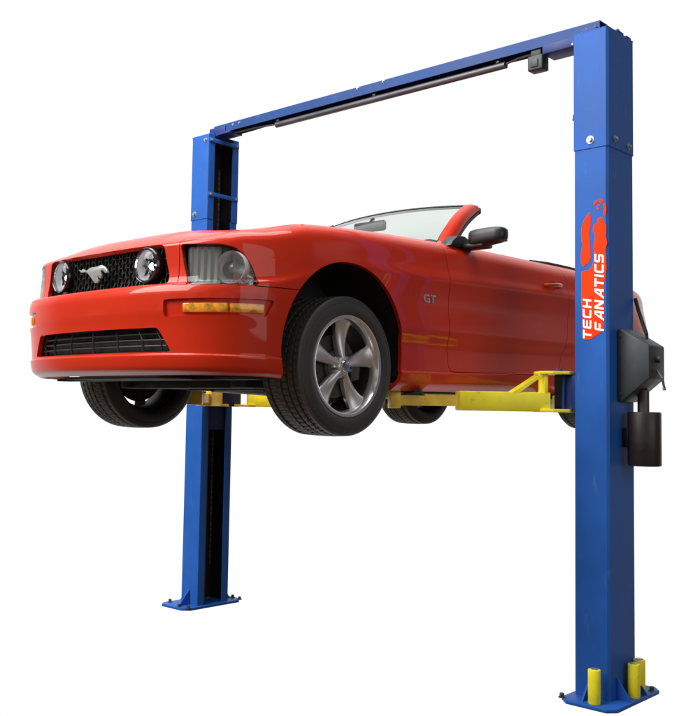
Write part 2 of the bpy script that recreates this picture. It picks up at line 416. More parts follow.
REG = [
 ('bumper', round_poly([(-1,-1),(-1,2),(.584,2),(.586,.607),(1.003,.603),(1.35,.603),(1.35,-1)], .004)),
 ('rear_bumper', [(s_of_u(3.14),-1),(s_of_u(3.14),.60),(SMAX+1,.60),(SMAX+1,-1)]),
 ('door', round_poly([(sD0+.02,.262),(sD0,.40),(sD0,2),(sD1+.015,2),(sD1+.005,.66),(sD1-.02,.50),(sD1-.10,.31),(sD1-.16,.275)], .05)),
 ('grille', round_poly([(-1,.622),(-1,.806),(.488,.806),(.505,.725),(.528,.65),(.520,.622)], .03)),
 ('intake', round_poly([(-1,.308),(-1,.418),(.498,.414),(.525,.38),(.575,.308)], .012)),
 ('headlamp', round_poly([(.594,.797),(.70,.795),(.82,.793),(.893,.779),(.944,.746),(.978,.69),(1.004,.613),(.98,.606),(.70,.606),(.650,.612),(.617,.70)], .012)),
 ('slot', round_poly([(.545,.538),(.60,.541),(1.078,.541),(1.045,.470),(.60,.466),(.545,.466)], .006)),
 ('tail', round_poly([(SMAX-.80,.66),(SMAX-.80,.80),(SMAX-.30,.80),(SMAX-.30,.66)], .03)),
 ('arch', arch_poly(*ARF)), ('rarch', arch_poly(*ARR))]
LAB = np.full((NC, NT-1), 0)
names_ = ['shell']+[r[0] for r in REG]
for ri, (nm, P) in enumerate(REG, 1):
    xs = [p[0] for p in P]; i0 = max(0, int(min(xs)/SMAX*NC)-3); i1 = min(NC, int(max(xs)/SMAX*NC)+4)
    inside = {}
    for i in range(i0, i1):
        for j in range(NT-1):
            x = (GS[i,j]+GS[i+1,j]+GS[i,j+1]+GS[i+1,j+1])/4; y = (GH[i,j]+GH[i+1,j]+GH[i,j+1]+GH[i+1,j+1])/4
            inside[(i,j)] = inpoly(x, y, P)
    touched = set()
    for i in range(i0, i1):
        for j in range(NT-1):
            for di, dj in ((1,0),(0,1)):
                a = inside.get((i,j)); b = inside.get((i+di,j+dj))
                if b is None or a == b: continue
                if di: touched |= {(i+1,j),(i+1,j+1)}
                else: touched |= {(i,j+1),(i+1,j+1)}
    for (i,j) in touched:
        x, y = nearest(GS[i,j], GH[i,j], P)
        if i == 0: x = 0.0
        if abs(x-GS[i,j]) > .03 or abs(y-GH[i,j]) > .03: continue
        if j in (0, NT-1): # keep bottom and top rows on their edges
            GS[i,j] = x; GH[i,j] = column(x)[0](GT[i,j]); continue
        GS[i,j] = x; GH[i,j] = y; GT[i,j] = t_of_h(x, y)
    for k, v in inside.items():
        if v: LAB[k] = ri
GP = np.zeros((NC+1, NT, 3)); GN = np.zeros((NC+1, NT, 3))
for i in range(NC+1):
    for j in range(NT):
        GP[i,j] = S(GS[i,j], GT[i,j]); GN[i,j] = nrm(GS[i,j], GT[i,j])
GN[0,:,1] = 0; GN[NC,:,1] = 0
NORM = {}
def piece(labels, depth=.022, gap=.0022, inset=0.0, flange=True, flange_only=None):
    """verts, faces, normals of one piece of the body skin, with an inward flange round its outline"""
    ids = {names_.index(l) for l in labels}; V = []; Fc = []; N = []; idx = {}; fl = [(i,j) for i in range(NC) for j in range(NT-1) if LAB[i,j] in ids]
    fset = set(fl); edge = {}
    def vid(i, j):
        if (i,j) not in idx:
            idx[(i,j)] = len(V); V.append(GP[i,j].copy()); N.append(GN[i,j])
        return idx[(i,j)]
    for (i,j) in fl:
        c = [(i,j),(i+1,j),(i+1,j+1),(i,j+1)]
        Fc.append([vid(*q) for q in c])
        for a, b, nb in ((c[0],c[1],(i,j-1)),(c[1],c[2],(i+1,j)),(c[2],c[3],(i,j+1)),(c[3],c[0],(i-1,j))):
            if nb not in fset: edge[(a,b)] = (nb, (i,j))
    # inward (in surface) direction for each outline vertex
    push = {}
    for (a,b), (nb, fc) in edge.items():
        if nb[0] < 0 or nb[0] >= NC: continue
        i, j = fc; cen = (GP[i,j]+GP[i+1,j]+GP[i+1,j+1]+GP[i,j+1])/4
        e = GP[b]-GP[a]; le = np.linalg.norm(e)
        d = cen-(GP[a]+GP[b])/2
        if le > 1e-6: e /= le; d = d-e*(d@e)
        d /= (np.linalg.norm(d)+1e-9)
        for q in (a,b): push.setdefault(q, []).append(d)
    PV = {}
    for q, ds in push.items():
        d = sum(ds); l = np.linalg.norm(d)
        if l < .3: continue
        d = d/l; i = idx[q]
        if q[0] in (0, NC): d[1] = 0
        V[i] = V[i]+d*gap
    if inset:
        for (q,i) in idx.items():
            V[i] = V[i]-np.array([column(GS[q])[6], column(GS[q])[7], 0])*inset
    if flange:
        dup = {}
        for (a,b), (nb, fc) in edge.items():
            if nb[0] < 0 or nb[0] >= NC: continue
            i, j = fc; cen = (GP[i,j]+GP[i+1,j]+GP[i+1,j+1]+GP[i,j+1])/4
            d = (GP[a]+GP[b])/2-cen; n = GN[a]; e = GP[b]-GP[a]
            if np.linalg.norm(e) < 1e-6: continue
            fn = np.cross(e, n); fn = fn if fn@d > 0 else -fn; fn /= np.linalg.norm(fn)+1e-9
            k = []
            for q in (a, b):
                V.append(V[idx[q]].copy()); N.append(fn); k.append(len(V)-1)
                V.append(V[idx[q]]-GN[q]*depth); N.append(fn); k.append(len(V)-1)
            Fc.append([k[2], k[0], k[1], k[3]])
    return V, Fc, N
def both(V, Fc, N):
    n = len(V)
    return V+[np.array([p[0],-p[1],p[2]]) for p in V], Fc+[[i+n for i in reversed(f)] for f in Fc], N+[np.array([p[0],-p[1],p[2]]) for p in N]
def skin(name, labels, m, parent, sides='both', **kw):
    V, Fc, N = piece(labels, **kw)
    if sides == 'both': V, Fc, N = both(V, Fc, N); return side_obj(name, V, Fc, m, parent, N)
    return side_obj(name, V, Fc, m, parent, N, flip=(sides == 'R'))
body = skin('body_shell', ['shell'], M['red'], CAR)
bumper = skin('front_bumper', ['bumper'], M['red'], CAR)
rbumper = skin('rear_bumper', ['rear_bumper'], M['red'], CAR)
doors = {}
for sd in 'LR': doors[sd] = skin('door', ['door'], M['red'], CAR, sides=sd)
for sd in 'LR': skin('tail_light', ['tail'], M['taillens'], CAR, sides=sd)
# ---- hood
sH = s_of_u(.905)
zc = cspline([-.815,-.76,-.68,-.5,-.2,.2,.8], [.822,.848,.876,.918,.960,.994,1.016])
def hood_pt(s, r, bulge=True):
    e = S(s, NR-1.0)
    if s <= 1e-9: e[1] = 0
    uq = .80-(.80-e[0])*(.80+.62)/(.80+.815)
    if e[0] > .8: uq = .80+(e[0]-.8)*.1
    z = e[2]+(zc(uq)-e[2])*(1-(1-r)**2.0)
    u = e[0]+(uq-e[0])*r; v = e[1]*(1-r)
    # raised centre panel
    w = .40-.06*(u+.8)/1.6; k = (w-abs(v))/.05; k = max(0, min(1, k)); k = k*k*(3-2*k)
    f = max(0, min(1, (u+.80)/.22)); f = f*f*(3-2*f)
    z += .011*k*f
    return np.array([u, v, z])
hs = [sH*i/110 for i in range(111)]; hr = [j/34 for j in range(35)]
hr = [.0045/.7+(1-.0045/.7)*r for r in hr]
V = []; Fc = []; N = []
for s in hs:
    for r in hr:
        p = hood_pt(s, r); V.append(p)
        a = hood_pt(min(s+.01, sH+.01), r)-hood_pt(max(s-.01, 0), r); b = hood_pt(s, r+.012)-hood_pt(s, r-.012 if r > .02 else r)
        n = np.cross(b, a) if r < .985 else np.array([0,0,1.0]); n /= np.linalg.norm(n)+1e-12
        if n[2] < 0: n = -n
        if s == 0: n[1] = 0
        N.append(n)
nr_ = len(hr)
for i in range(110):
    for j in range(nr_-1): Fc.append([i*nr_+j, i*nr_+j+1, (i+1)*nr_+j+1, (i+1)*nr_+j])
# flange along the outline
for i in range(110):
    k = len(V)
    for q in (i, i+1):
        p = V[q*nr_]; V.append(p.copy()); V.append(p-np.array([0,0,.02])); N += [np.array([0,1,0.])]*2
    Fc.append([k, k+2, k+3, k+1])
for j in range(nr_-1):
    k = len(V)
    for q in (j, j+1):
        p = V[110*nr_+q]; V.append(p.copy()); V.append(p-np.array([0,0,.02])); N += [np.array([1,0,0.])]*2
    Fc.append([k, k+1, k+3, k+2])
V, Fc, N = both(V, Fc, N)
side_obj('hood', V, Fc, M['red'], CAR, N)
# ---- trunk lid
sT = s_of_u(2.93)
V = []; Fc = []; N = []
ts = [sT+(SMAX-sT)*i/60 for i in range(61)]
def trunk_pt(s, r):
    e = S(s, NR-1.0); uq = 2.95+(e[0]-2.93)*.55
    z = e[2]+(.985-.06*(uq-2.93)-e[2])*(1-(1-r)**2)
    return np.array([e[0]+(uq-e[0])*r, e[1]*(1-r), z])
for s in ts:
    for j in range(21):
        r = .006+.994*j/20; V.append(trunk_pt(s, r))
for i in range(60):
    for j in range(20): Fc.append([i*21+j, i*21+j+1, (i+1)*21+j+1, (i+1)*21+j])
n = len(V); V = V+[np.array([p[0],-p[1],p[2]]) for p in V]; Fc = Fc+[[i+n for i in reversed(f)] for f in Fc]
side_obj('trunk_lid', V, Fc, M['red'], CAR, smooth=40)
# ---- wheel arch liners
for (uc, hc, R, nm) in ((*ARF, 'f'), (*ARR, 'r')):
    for sg in (1, -1):
        b = MB(); t = b.bm; rows = []
        for k in range(37):
            a = math.pi*(1.08-1.16*k/36); x = uc+(R+.012)*math.cos(a); z = hc+(R+.012)*math.sin(a)
            rows.append([t.verts.new(Lc(x, sg*w, max(.225, min(z, .90)))) for w in (.50, .895)])
        for k in range(36): t.faces.new([rows[k][0], rows[k+1][0], rows[k+1][1], rows[k][1]])
        t.faces.new([r[0] for r in rows])
        b.build('wheel_arch_liner', M['under'], CAR, smooth=60)
# ---- underbody
b = MB()
def ub(a, c, bev=.008): b.box(Lc(*a), Lc(*c), bev)
ub((.40,-.84,.19),(2.28,.84,.225)); ub((-.72,-.50,.235),(.42,.50,.26)); ub((2.26,-.5,.25),(3.5,.5,.28))
ub((-.32,-.48,.150),(-.18,.48,.215)); ub((.10,-.46,.145),(.20,.46,.205)); ub((-.34,-.50,.152),(.22,-.42,.22)); ub((-.34,.42,.152),(.22,.50,.22))
ub((.45,-.62,.145),(2.2,-.54,.20)); ub((.45,.54,.145),(2.2,.62,.20)); ub((.35,-.70,.16),(.47,.70,.20)); ub((1.0,-.7,.165),(1.1,.7,.2)); ub((2.0,-.7,.165),(2.1,.7,.2))
ub((-.70,-.55,.215),(-.45,.55,.23)); ub((-.76,-.40,.188),(-.55,.40,.202),.004); ub((-.56,-.80,.186),(-.47,.80,.199),.004)
for sg in (1,-1):
    b.tube([Lc(-.05, sg*.45, .18), Lc(-.02, sg*.68, .19)], .028)              # control arm
    b.tube([Lc(.12, sg*.45, .18), Lc(.02, sg*.68, .19)], .022)
    b.tube([Lc(.0, sg*.60, .20), Lc(.05, sg*.55, .62)], .028)
    b.tube([Lc(2.45, sg*.45, .22), Lc(2.72, sg*.55, .20)], .03)
b.tube([Lc(2.72, -.62, .185), Lc(2.72, .62, .185)], .04, n=14)
b.cyl(Lc(2.60, 0, .20), Lc(2.86, 0, .20), .11)
b.build('underbody', M['under'], CAR)
b = MB()
for sg in (1,-1):
    b.tube([Lc(.1, sg*.22, .17), Lc(.6, sg*.20, .15), Lc(1.8, sg*.2, .15), Lc(2.3, sg*.30, .17)], .032, n=12)
    b.tube([Lc(2.3, sg*.30, .17), Lc(2.5, sg*.42, .33), Lc(2.9, sg*.46, .36), Lc(3.1, sg*.5, .28)], .03, n=12)
    b.tube([Lc(3.05, sg*.50, .28), Lc(3.62, sg*.50, .27)], .055, n=16)
b.build('exhaust_pipe', M['steel'], CAR)
# ---- interior
b = MB()
for sg in (1,-1):
    b.box(Lc(.95, sg*.80, .24), Lc(2.9, sg*.76, .965), .01)
b.box(Lc(.9,-.78,.225), Lc(2.9,.78,.25), 0); b.box(Lc(2.86,-.78,.25), Lc(2.93,.78,.965), .01); b.box(Lc(.86,-.78,.25), Lc(.93,.78,.93), .01)
b.build('cabin_lining', M['fabric'], CAR)
b = MB(); b.prism([(.92-1.36,1.00),(1.14-1.36,1.045),(1.26-1.36,1.01),(1.26-1.36,.72),(.95-1.36,.70)], 0, -.74, .74, .015)
b.build('dashboard', M['black'], CAR)
# steering wheel (driver on the left)
b = MB(); c = Vector(Lc(1.42, .37, .94)); ax = Vector((0, .90, .42)).normalized(); x = Vector((1,0,0)); y = ax.cross(x)
b.tube([c+.185*(x*math.cos(a)+y*math.sin(a)) for a in [2*math.pi*k/40 for k in range(40)]], .015, closed=True)
for a in (0, math.pi, -math.pi/2): b.tube([c, c+.18*(x*math.cos(a)+y*math.sin(a))], .014)
b.cyl(c-ax*.02, c+ax*.02, .055, bev=.008); b.cyl(c, c-ax*.22, .03)
b.build('steering_wheel', M['black'], CAR)
for sg in (1,-1):
    b = MB(); b.box(Lc(1.45, sg*.37-.25, .40), Lc(2.02, sg*.37+.25, .56), .05, 3)
    b.box((-.24,-.07,0), (.24,.07,.52), .055, 3, Matrix.Translation(Vector(Lc(2.08, sg*.37, .48))) @ Matrix.Rotation(math.radians(-18), 4, 'X'))
    b.build('seat', M['fabric'], CAR)
b = MB(); b.box(Lc(2.42,-.6,.40), Lc(2.70,.6,.55), .04, 3); b.box(Lc(2.64,-.6,.5), Lc(2.76,.6,.93), .04, 3); b.build('rear_seat', M['fabric'], CAR)
# folded soft top under its boot
V = []; Fc = []
for i in range(25):
    for j in range(41):
        u = 2.26+.70*i/24; q = -1+2*j/40; v = q*(.80-.02*i/24)
        a = math.sin(math.pi*min(1, max(0, i/24)))**.5; e = (1-abs(q)**6)
        V.append((u, v, .965+.058*a*e+.004*math.sin(v*34+u*9)*a*e))
for i in range(24):
    for j in range(40): Fc.append([i*41+j, (i+1)*41+j, (i+1)*41+j+1, i*41+j+1])
side_obj('soft_top_boot', V, Fc, M['canvas'], CAR, smooth=60)
# belt moulding strips along the doors
b = MB()
for sg in (1,-1):
    pts = []
    for k in range(30):
        s = s_of_u(1.84)+(s_of_u(2.9)-s_of_u(1.84))*k/29; p = S(s, NR-1.0); pts.append(Lc(p[0], sg*(p[1]-.020), p[2]-.002+.010*min(1,k/6)))
    b.tube(pts, .014, n=8)
b.build('belt_seal', M['rubber'], CAR)
# ---- windshield
def wsb(q):  # base curve, q in -1..1
    return Vector((.80+.17*abs(q)**2.2, .725*q, .985-.008*q*q))
def wst(q): return Vector((1.425+.075*abs(q)**2.2, .575*q, 1.352-.020*q*q))
def wsp(q, r):
    p = wsb(q).lerp(wst(q), r); k = math.sin(math.pi*r)*.028; return p+Vector((-k*.5, 0, k))
V = []; Fc = []
for i in range(41):
    for j in range(17): V.append(wsp(-1+2*i/40, j/16))
for i in range(40):
    for j in range(16): Fc.append([i*17+j, (i+1)*17+j, (i+1)*17+j+1, i*17+j+1])
WS = side_obj('windshield', [tuple(v) for v in V], Fc, M['glass'], CAR, smooth=80)
# black frit band round the glass
b = MB()
def strip(pa, pb, m=None):
    for i in range(len(pa)-1): b.poly([Lc(*pa[i]), Lc(*pa[i+1]), Lc(*pb[i+1]), Lc(*pb[i])])
off = Vector((.0025,0,-.0025))
Q = [-1+2*i/40 for i in range(41)]
strip([wsp(q,.988)+off for q in Q], [wsp(q,1)+off for q in Q]); strip([wsp(q,0)+off for q in Q], [wsp(q,.05)+off for q in Q])
for sg in (1,-1): strip([wsp(sg,r/16)+off for r in range(17)], [wsp(sg*.962,r/16)+off for r in range(17)])
b.build('glass_border', M['rubber'], WS)
def sweep(b, path, prof):
    # prof(k) -> list of offsets (3d vectors) round the path point
    t = b.bm; rings = []
    for i, p in enumerate(path): rings.append([t.verts.new(Vector(Lc(*(Vector(p)+o)))) for o in prof(i)])
    n = len(rings[0])
    for i in range(len(rings)-1):
        for k in range(n): t.faces.new([rings[i][k], rings[i][(k+1)%n], rings[i+1][(k+1)%n], rings[i+1][k]])
    t.faces.new(rings[0]); t.faces.new(rings[-1]); bmesh.ops.recalc_face_normals(t, faces=t.faces)
for sg in (1,-1):
    b = MB(); path = [wsp(sg, -.10+1.10*i/20)+Vector((0, sg*.004, 0)) for i in range(21)]
    path[-1] = path[-1]+Vector((.01,0,.0))
    sh = lambda k: [Vector((-.016, -sg*.010, .012)), Vector((-.008, sg*.022, .010)), Vector((.016, sg*.046, 0)), Vector((.058, sg*.044, -.018)), Vector((.066, sg*.030, -.024)), Vector((.040, -sg*.010, -.018))]
    sweep(b, path, sh); b.build('windshield_pillar', M['red'], CAR, smooth=50)
    b = MB(); path = [wsp(sg, -.03+1.03*i/20) for i in range(21)]
    sh = lambda k: [Vector((.062, sg*.046, -.024)), Vector((.088, sg*.034, -.036)), Vector((.080, -sg*.004, -.038)), Vector((.05, -sg*.008, -.026))]
    sweep(b, path, sh); b.build('pillar_seal', M['rubber'], CAR, smooth=50)
b = MB(); path = [wsp(q,1)+Vector((0,0,0)) for q in [-1.03+2.06*i/30 for i in range(31)]]
sweep(b, path, lambda k: [Vector((-.004,0,.001)), Vector((.01,0,.010)), Vector((.036,0,.008)), Vector((.046,0,-.002)), Vector((.036,0,-.010)), Vector((.004,0,-.005))])
b.build('windshield_header', M['rubber'], CAR, smooth=40)
b = MB()
for sg in (1,-1): b.box(Lc(1.51, sg*.60-.03, 1.285), Lc(1.585, sg*.60+.02, 1.33), .012)
b.build('header_latch', M['rubber'], CAR)
# cowl
b = MB(); strip([Vector((.80+.10*abs(q)**2,.76*q,.975)) for q in Q], [wsb(q*1.02)+Vector((.03,0,-.012)) for q in Q]); b.build('cowl_panel', M['black'], CAR, smooth=60)
# rear view mirror on the glass
b = MB(); b.box((-.125,-.02,-.034), (.125,.02,.034), .0195, 4, Matrix.Translation(Vector(Lc(1.20,.02,1.222))) @ Matrix.Rotation(math.radians(4), 4, 'Z'))
b.tube([Lc(1.20,.02,1.25), Lc(1.23,.01,1.275), Lc(1.26,0,1.285)], .008)
b.build('rear_view_mirror', M['black'], CAR)
# ---- door mirrors (on the doors), handles
for sd, sg in (('L',1),('R',-1)):
    b = MB(); t = bmesh.new(); bmesh.ops.create_cube(t, size=1); bmesh.ops.subdivide_edges(t, edges=t.edges[:], cuts=4, use_grid_fill=True)
    for v in t.verts:
        x, y, z = v.co*2            # x outward, y aft, z up
        e = 2.0/5.0
        def se(a, b_, c_, p=4.5):
            l = (abs(a)**p+abs(b_)**p+abs(c_)**p)**(1/p); return a/l, b_/l, c_/l
        x, y, z = se(x, y, z)
        k = .5+.5*x                 # 0 inner, 1 outer
        X = x*.118; Y = (y if y < 0 else y*.45)*(.062+.012*(1-k)); Z = z*(.050-.006*k)+.004*x
        v.co = (sg*(1.030+X), Y-.010*X*10*.3, Z)
    bmesh.ops.recalc_face_normals(t, faces=t.faces)
    bmesh.ops.translate(t, vec=Vector(Lc(1.045,0,1.028)), verts=t.verts)
    b._add(t)
    mir = b.build('door_mirror', M['black'], doors[sd], smooth=60)
    b = MB(); b.prism([(.90-1.36,1.085),(.95-1.36,1.120),(1.02-1.36,1.125),(1.10-1.36,1.10),(1.12-1.36,1.055),(.88-1.36,1.055)], 0, sg*.80, sg*.885, .012)
    b.box(Lc(.99, sg*.86, .968), Lc(1.10, sg*1.02, .995), .010)
    b.build('mirror_foot', M['black'], mir)
    b = MB(); b.box(Lc(1.070, sg*.935, .995), Lc(1.078, sg*1.13, 1.062), .003); b.build('mirror_glass', M['chrome'], mir)
    b = MB()
    pts = []
    for k in range(9):
        u = 1.83+.21*k/8; p = Sh(s_of_u(u), .838+.016*k/8); pts.append(Lc(p[0], sg*(p[1]+.028*math.sin(math.pi*k/8)**.5+.001), p[2]))
    b.tube(pts, [.010]+[.014]*7+[.010], n=12)
    b.build('door_handle', M['red'], doors[sd])
    b = MB(); P0 = Sh(s_of_u(1.94), .835); b.lathe([(0,.046),(.0022,.046),(.0022,.038),(-.004,.030)], 32, mtx=Matrix.Translation(Vector(Lc(P0[0], 0, P0[2])) + Vector((sg*P0[1],0,0))) @ Matrix.Diagonal((sg,1.6,.8,1)))
    b.build('handle_cup', M['rubber'], doors[sd])
# ---- grille
def off_pt(s, h, d):
    a = abs(s); p = Sh(a, h); c = column(a); q = p-np.array([c[6], c[7], 0])*d
    return Vector((q[0], q[1] if s >= 0 else -q[1], q[2]))
V, Fc, N = piece(['grille'], inset=.050, flange=False, gap=-.003); V, Fc, N = both(V, Fc, N)
GR = side_obj('grille', V, Fc, M['hole'], CAR, N)
def honey(P, cell, d0, d1, w, xmax, name, parent, m):
    b = MB(); hx = cell; hy = cell*.5; t = b.bm
    def seg(a, c):
        mid = ((a[0]+c[0])/2, (a[1]+c[1])/2)
        if not inpoly(abs(mid[0]), mid[1], P): return
        pa0, pa1 = Vector(Lc(*off_pt(a[0], a[1], d0))), Vector(Lc(*off_pt(a[0], a[1], d1)))
        pb0, pb1 = Vector(Lc(*off_pt(c[0], c[1], d0))), Vector(Lc(*off_pt(c[0], c[1], d1)))
        dr = (pb0-pa0).normalized(); n = dr.cross((pa1-pa0).normalized())*w
        q = [t.verts.new(x) for x in (pa0-n, pa0+n, pb0+n, pb0-n, pa1-n*2, pa1+n*2, pb1+n*2, pb1-n*2)]
        for f in ((0,1,2,3),(0,4,5,1),(3,2,6,7),(0,3,7,4),(1,5,6,2)): t.faces.new([q[i] for i in f])
    y0 = .60; r = 0; ry = cell*.42
    while y0+r*ry < .84:
        y = y0+r*ry
        n = int(xmax/cell)+2
        for i in range(-n, n+1):
            x = i*cell+(cell/2 if r % 2 else 0)
            seg((x-cell/6, y), (x+cell/6, y)); seg((x+cell/6, y), (x+cell/3, y+ry)); seg((x-cell/6, y), (x-cell/3, y+ry))
        r += 1
    return b.build(name, m, parent)
def poly_in(P, g):   # shrink a polygon a little towards its centroid-free interior (used for meshes laid behind openings)
    return P
RG = dict(REG)
honey(RG['grille'], .058, .030, .044, .0013, .56, 'grille_mesh', GR, M['mesh'])
# frame of the grille opening
def rim_tube(P, d, r, mirror_halves=True):
    pts = [p for p in P if p[0] > .0]; return pts
# grille lamps
for sg in (1,-1):
    q = off_pt(sg*.372, .716, 0); c0 = Vector(Lc(*q)); n = Vector((sg*.10, -1, 0)).normalized()
    MT = Matrix.Translation(c0) @ n.to_track_quat('X','Z').to_matrix().to_4x4()
    R0 = .080
    b = MB(); b.lathe([(-.030,R0*.94),(-.004,R0*.95),(.006,R0*.97),(.008,R0*1.0),(.004,R0*1.05),(-.012,R0*1.09),(-.05,R0*1.10),(-.05,R0*.9)], 48, mtx=MT)
    lamp = b.build('grille_lamp', M['gloss_black'], CAR)
    b = MB(); b.lathe([(-.062,0),(-.060,R0*.25),(-.050,R0*.52),(-.034,R0*.72),(-.008,R0*.93)], 40, mtx=MT); b.build('reflector', M['lampwhite'], lamp, smooth=70)
    b = MB(); b.lathe([(-.008,R0*.94),(.001,R0*.92),(.008,R0*.60),(.012,R0*.3),(.013,0)], 40, mtx=MT); b.build('lens', M['lens'], lamp, smooth=70)
    b = MB(); b.lathe([(-.002,R0*.955),(.0045,R0*.955),(.0045,R0*.90),(-.004,R0*.89)], 48, mtx=MT); b.build('trim_ring', M['chrome'], lamp, smooth=50)
    b = MB(); b.lathe([(-.055,.016),(-.035,.017),(-.028,.012),(-.026,0)], 20, mtx=MT); b.build('bulb', M['bulb'], lamp, smooth=70)
# running horse emblem, (across, up) in metres
HX = [((x-355)*.00092, ((210-.15*(x-355))-y)*.00054) for x, y in [(222,185),(240,198),(258,178),(272,188),(300,190),(318,172),(345,160),(372,158),(400,150),(430,138),(455,150),(480,180),(490,206),(470,212),(448,190),(432,182),(427,200),(436,232),(430,262),(414,256),(402,236),
      (398,250),(410,284),(400,302),(376,306),(350,270),(325,237),(305,214),(285,205),(262,210),(240,210)]]
b = MB(); b.prism([(x, z) for x, z in HX], 1, -.006, .006, .0012)
b.build('running_horse_emblem', M['silver'], GR, loc=Lc(-.862,-.012,.708))
b = MB(); b.tube([Lc(-.862,-.012,.712), Lc(-.80,-.012,.712)], .008); b.build('emblem_stem', M['black'], GR)
# ---- lower intake
V, Fc, N = piece(['intake'], inset=.060, flange=False, gap=-.003); V, Fc, N = both(V, Fc, N)
IN = side_obj('lower_intake', V, Fc, M['hole'], bumper, N)
b = MB()
for h in (.335,.362,.389):
    for sg in (1,-1):
        pass
    b.tube([Lc(*off_pt(-.53+1.06*k/30*(1 if h < .38 else .93)+(.0 if h < .38 else .035), h, .030)) for k in range(31)], .0045, n=6)
for s in (-.50,-.38,-.20,0,.20,.38,.50):
    for dz in (0,): b.tube([Lc(*off_pt(s, .311, .028)), Lc(*off_pt(s, .360, .026)), Lc(*off_pt(s*.94, .410, .030))], .006 if abs(s) in (.38,.0) else .0045, n=6)
b.build('intake_grid', M['black'], IN)
# ---- turn signal recess and lens
for sd, sg in (('L',1),('R',-1)):
    V, Fc, N = piece(['slot'], inset=.016, flange=False, gap=-.003)
    ts_ = side_obj('turn_signal', V, Fc, M['red'], bumper, N, flip=(sg < 0))
    for (a, c, nm) in ((.640,.862,'amber_lens'),(.868,1.036,'amber_lens')):
        V = []; Fc = []; n = 26
        for i in range(n+1):
            s = a+(c-a)*i/n
            for d, h in ((.016,.480),(.005,.482),(.0035,.488),(.003,.50),(.0035,.516),(.005,.522),(.016,.524)):
                dd = d+(.012 if i in (0, n) else 0)
                V.append(tuple(off_pt(s, h-(.0 if s < 1 else 0), dd)))
        for i in range(n):
            for k in range(6): Fc.append([i*7+k, i*7+k+1, (i+1)*7+k+1, (i+1)*7+k])
        side_obj(nm, V, Fc, M['amber'], ts_, flip=(sg < 0), smooth=50)
# ---- headlights
for sd, sg in (('L',1),('R',-1)):
    V, Fc, N = piece(['headlamp'], inset=.075, flange=False, gap=-.006)
    hl = side_obj('headlight', V, Fc, M['silver'], CAR, N, flip=(sg < 0))
    V, Fc, N = piece(['headlamp'], inset=.0035, flange=False, gap=.001)
    side_obj('lens', V, Fc, M['lens'], hl, N, flip=(sg < 0))
    # frosted inner panel on the nose side, with flutes
    V = []; Fc = []; n = 44
    for i in range(n+1):
        s = .612+(.815-.612)*i/n
        lo = .612; hi = .788
        if s < .66: lo = .612+(.66-s)*1.1
        for j in range(13):
            h = lo+(hi-lo)*j/12; d = .034+.0035*math.cos(i/n*2*math.pi*5)+.02*(i/n)**2
            V.append(tuple(off_pt(s, h, d)))
    for i in range(n):
        for j in range(12): Fc.append([i*13+j, i*13+j+1, (i+1)*13+j+1, (i+1)*13+j])
    side_obj('frosted_panel', V, Fc, M['greyflute'], hl, flip=(sg < 0), smooth=60)
    # outer side panel
    V = []; Fc = []
    for i in range(13):
        s = .885+(.990-.885)*i/12; hi = .778-(max(0, s-.89)*.9); 
        for j in range(9):
            V.append(tuple(off_pt(s, .612+(hi-.616)*j/8, .030+.012*math.cos(j*.9))))
    for i in range(12):
        for j in range(8): Fc.append([i*9+j, i*9+j+1, (i+1)*9+j+1, (i+1)*9+j])
    side_obj('side_reflector', V, Fc, M['silver'], hl, flip=(sg < 0), smooth=60)
    q = off_pt(sg*.872, .690, .022); c0 = Vector(Lc(*q)); nn = Vector((sg*.35, -1, .0)).normalized()
    MT = Matrix.Translation(c0) @ nn.to_track_quat('X','Z').to_matrix().to_4x4(); R0 = .072
    b = MB(); b.lathe([(-.075,0),(-.070,R0*.3),(-.055,R0*.6),(-.035,R0*.82),(-.006,R0*.98),(0,R0*1.04),(-.012,R0*1.08),(-.04,R0*1.08)], 48, mtx=MT); b.build('reflector', M['bright'], hl, smooth=60)
    b = MB(); b.lathe([(-.07,R0*.32),(-.028,R0*.36),(-.020,R0*.30),(-.014,0)], 32, mtx=MT); b.build('bulb_shield', M['spoke'], hl, smooth=50)
# ---- fender badge GT, raised letters
def badge(sg):
    b = MB()
    G = [(.050,.040),(.042,.050),(.012,.050),(0,.038),(0,.012),(.012,0),(.050,0),(.050,.028),(.026,.028),(.026,.019),(.040,.019),(.040,.010),(.016,.010),(.011,.015),(.011,.035),(.016,.040)]
    T = [(.056,.050),(.056,.040),(.072,.040),(.072,0),(.083,0),(.083,.040),(.099,.040),(.099,.050)]
    for P in (G, T):
        y0 = Sh(s_of_u(.62), .645)[1]
        pts = [((-1.36+.575+x*1.05) if sg > 0 else (-1.36+.679-x*1.05), .08+.627+z*.85) for x, z in P]
        b.prism(pts, 0, sg*(y0-.003), sg*(y0+.0035), .0008)
    b.build('fender_badge', M['zinc'], CAR)
badge(1); badge(-1)
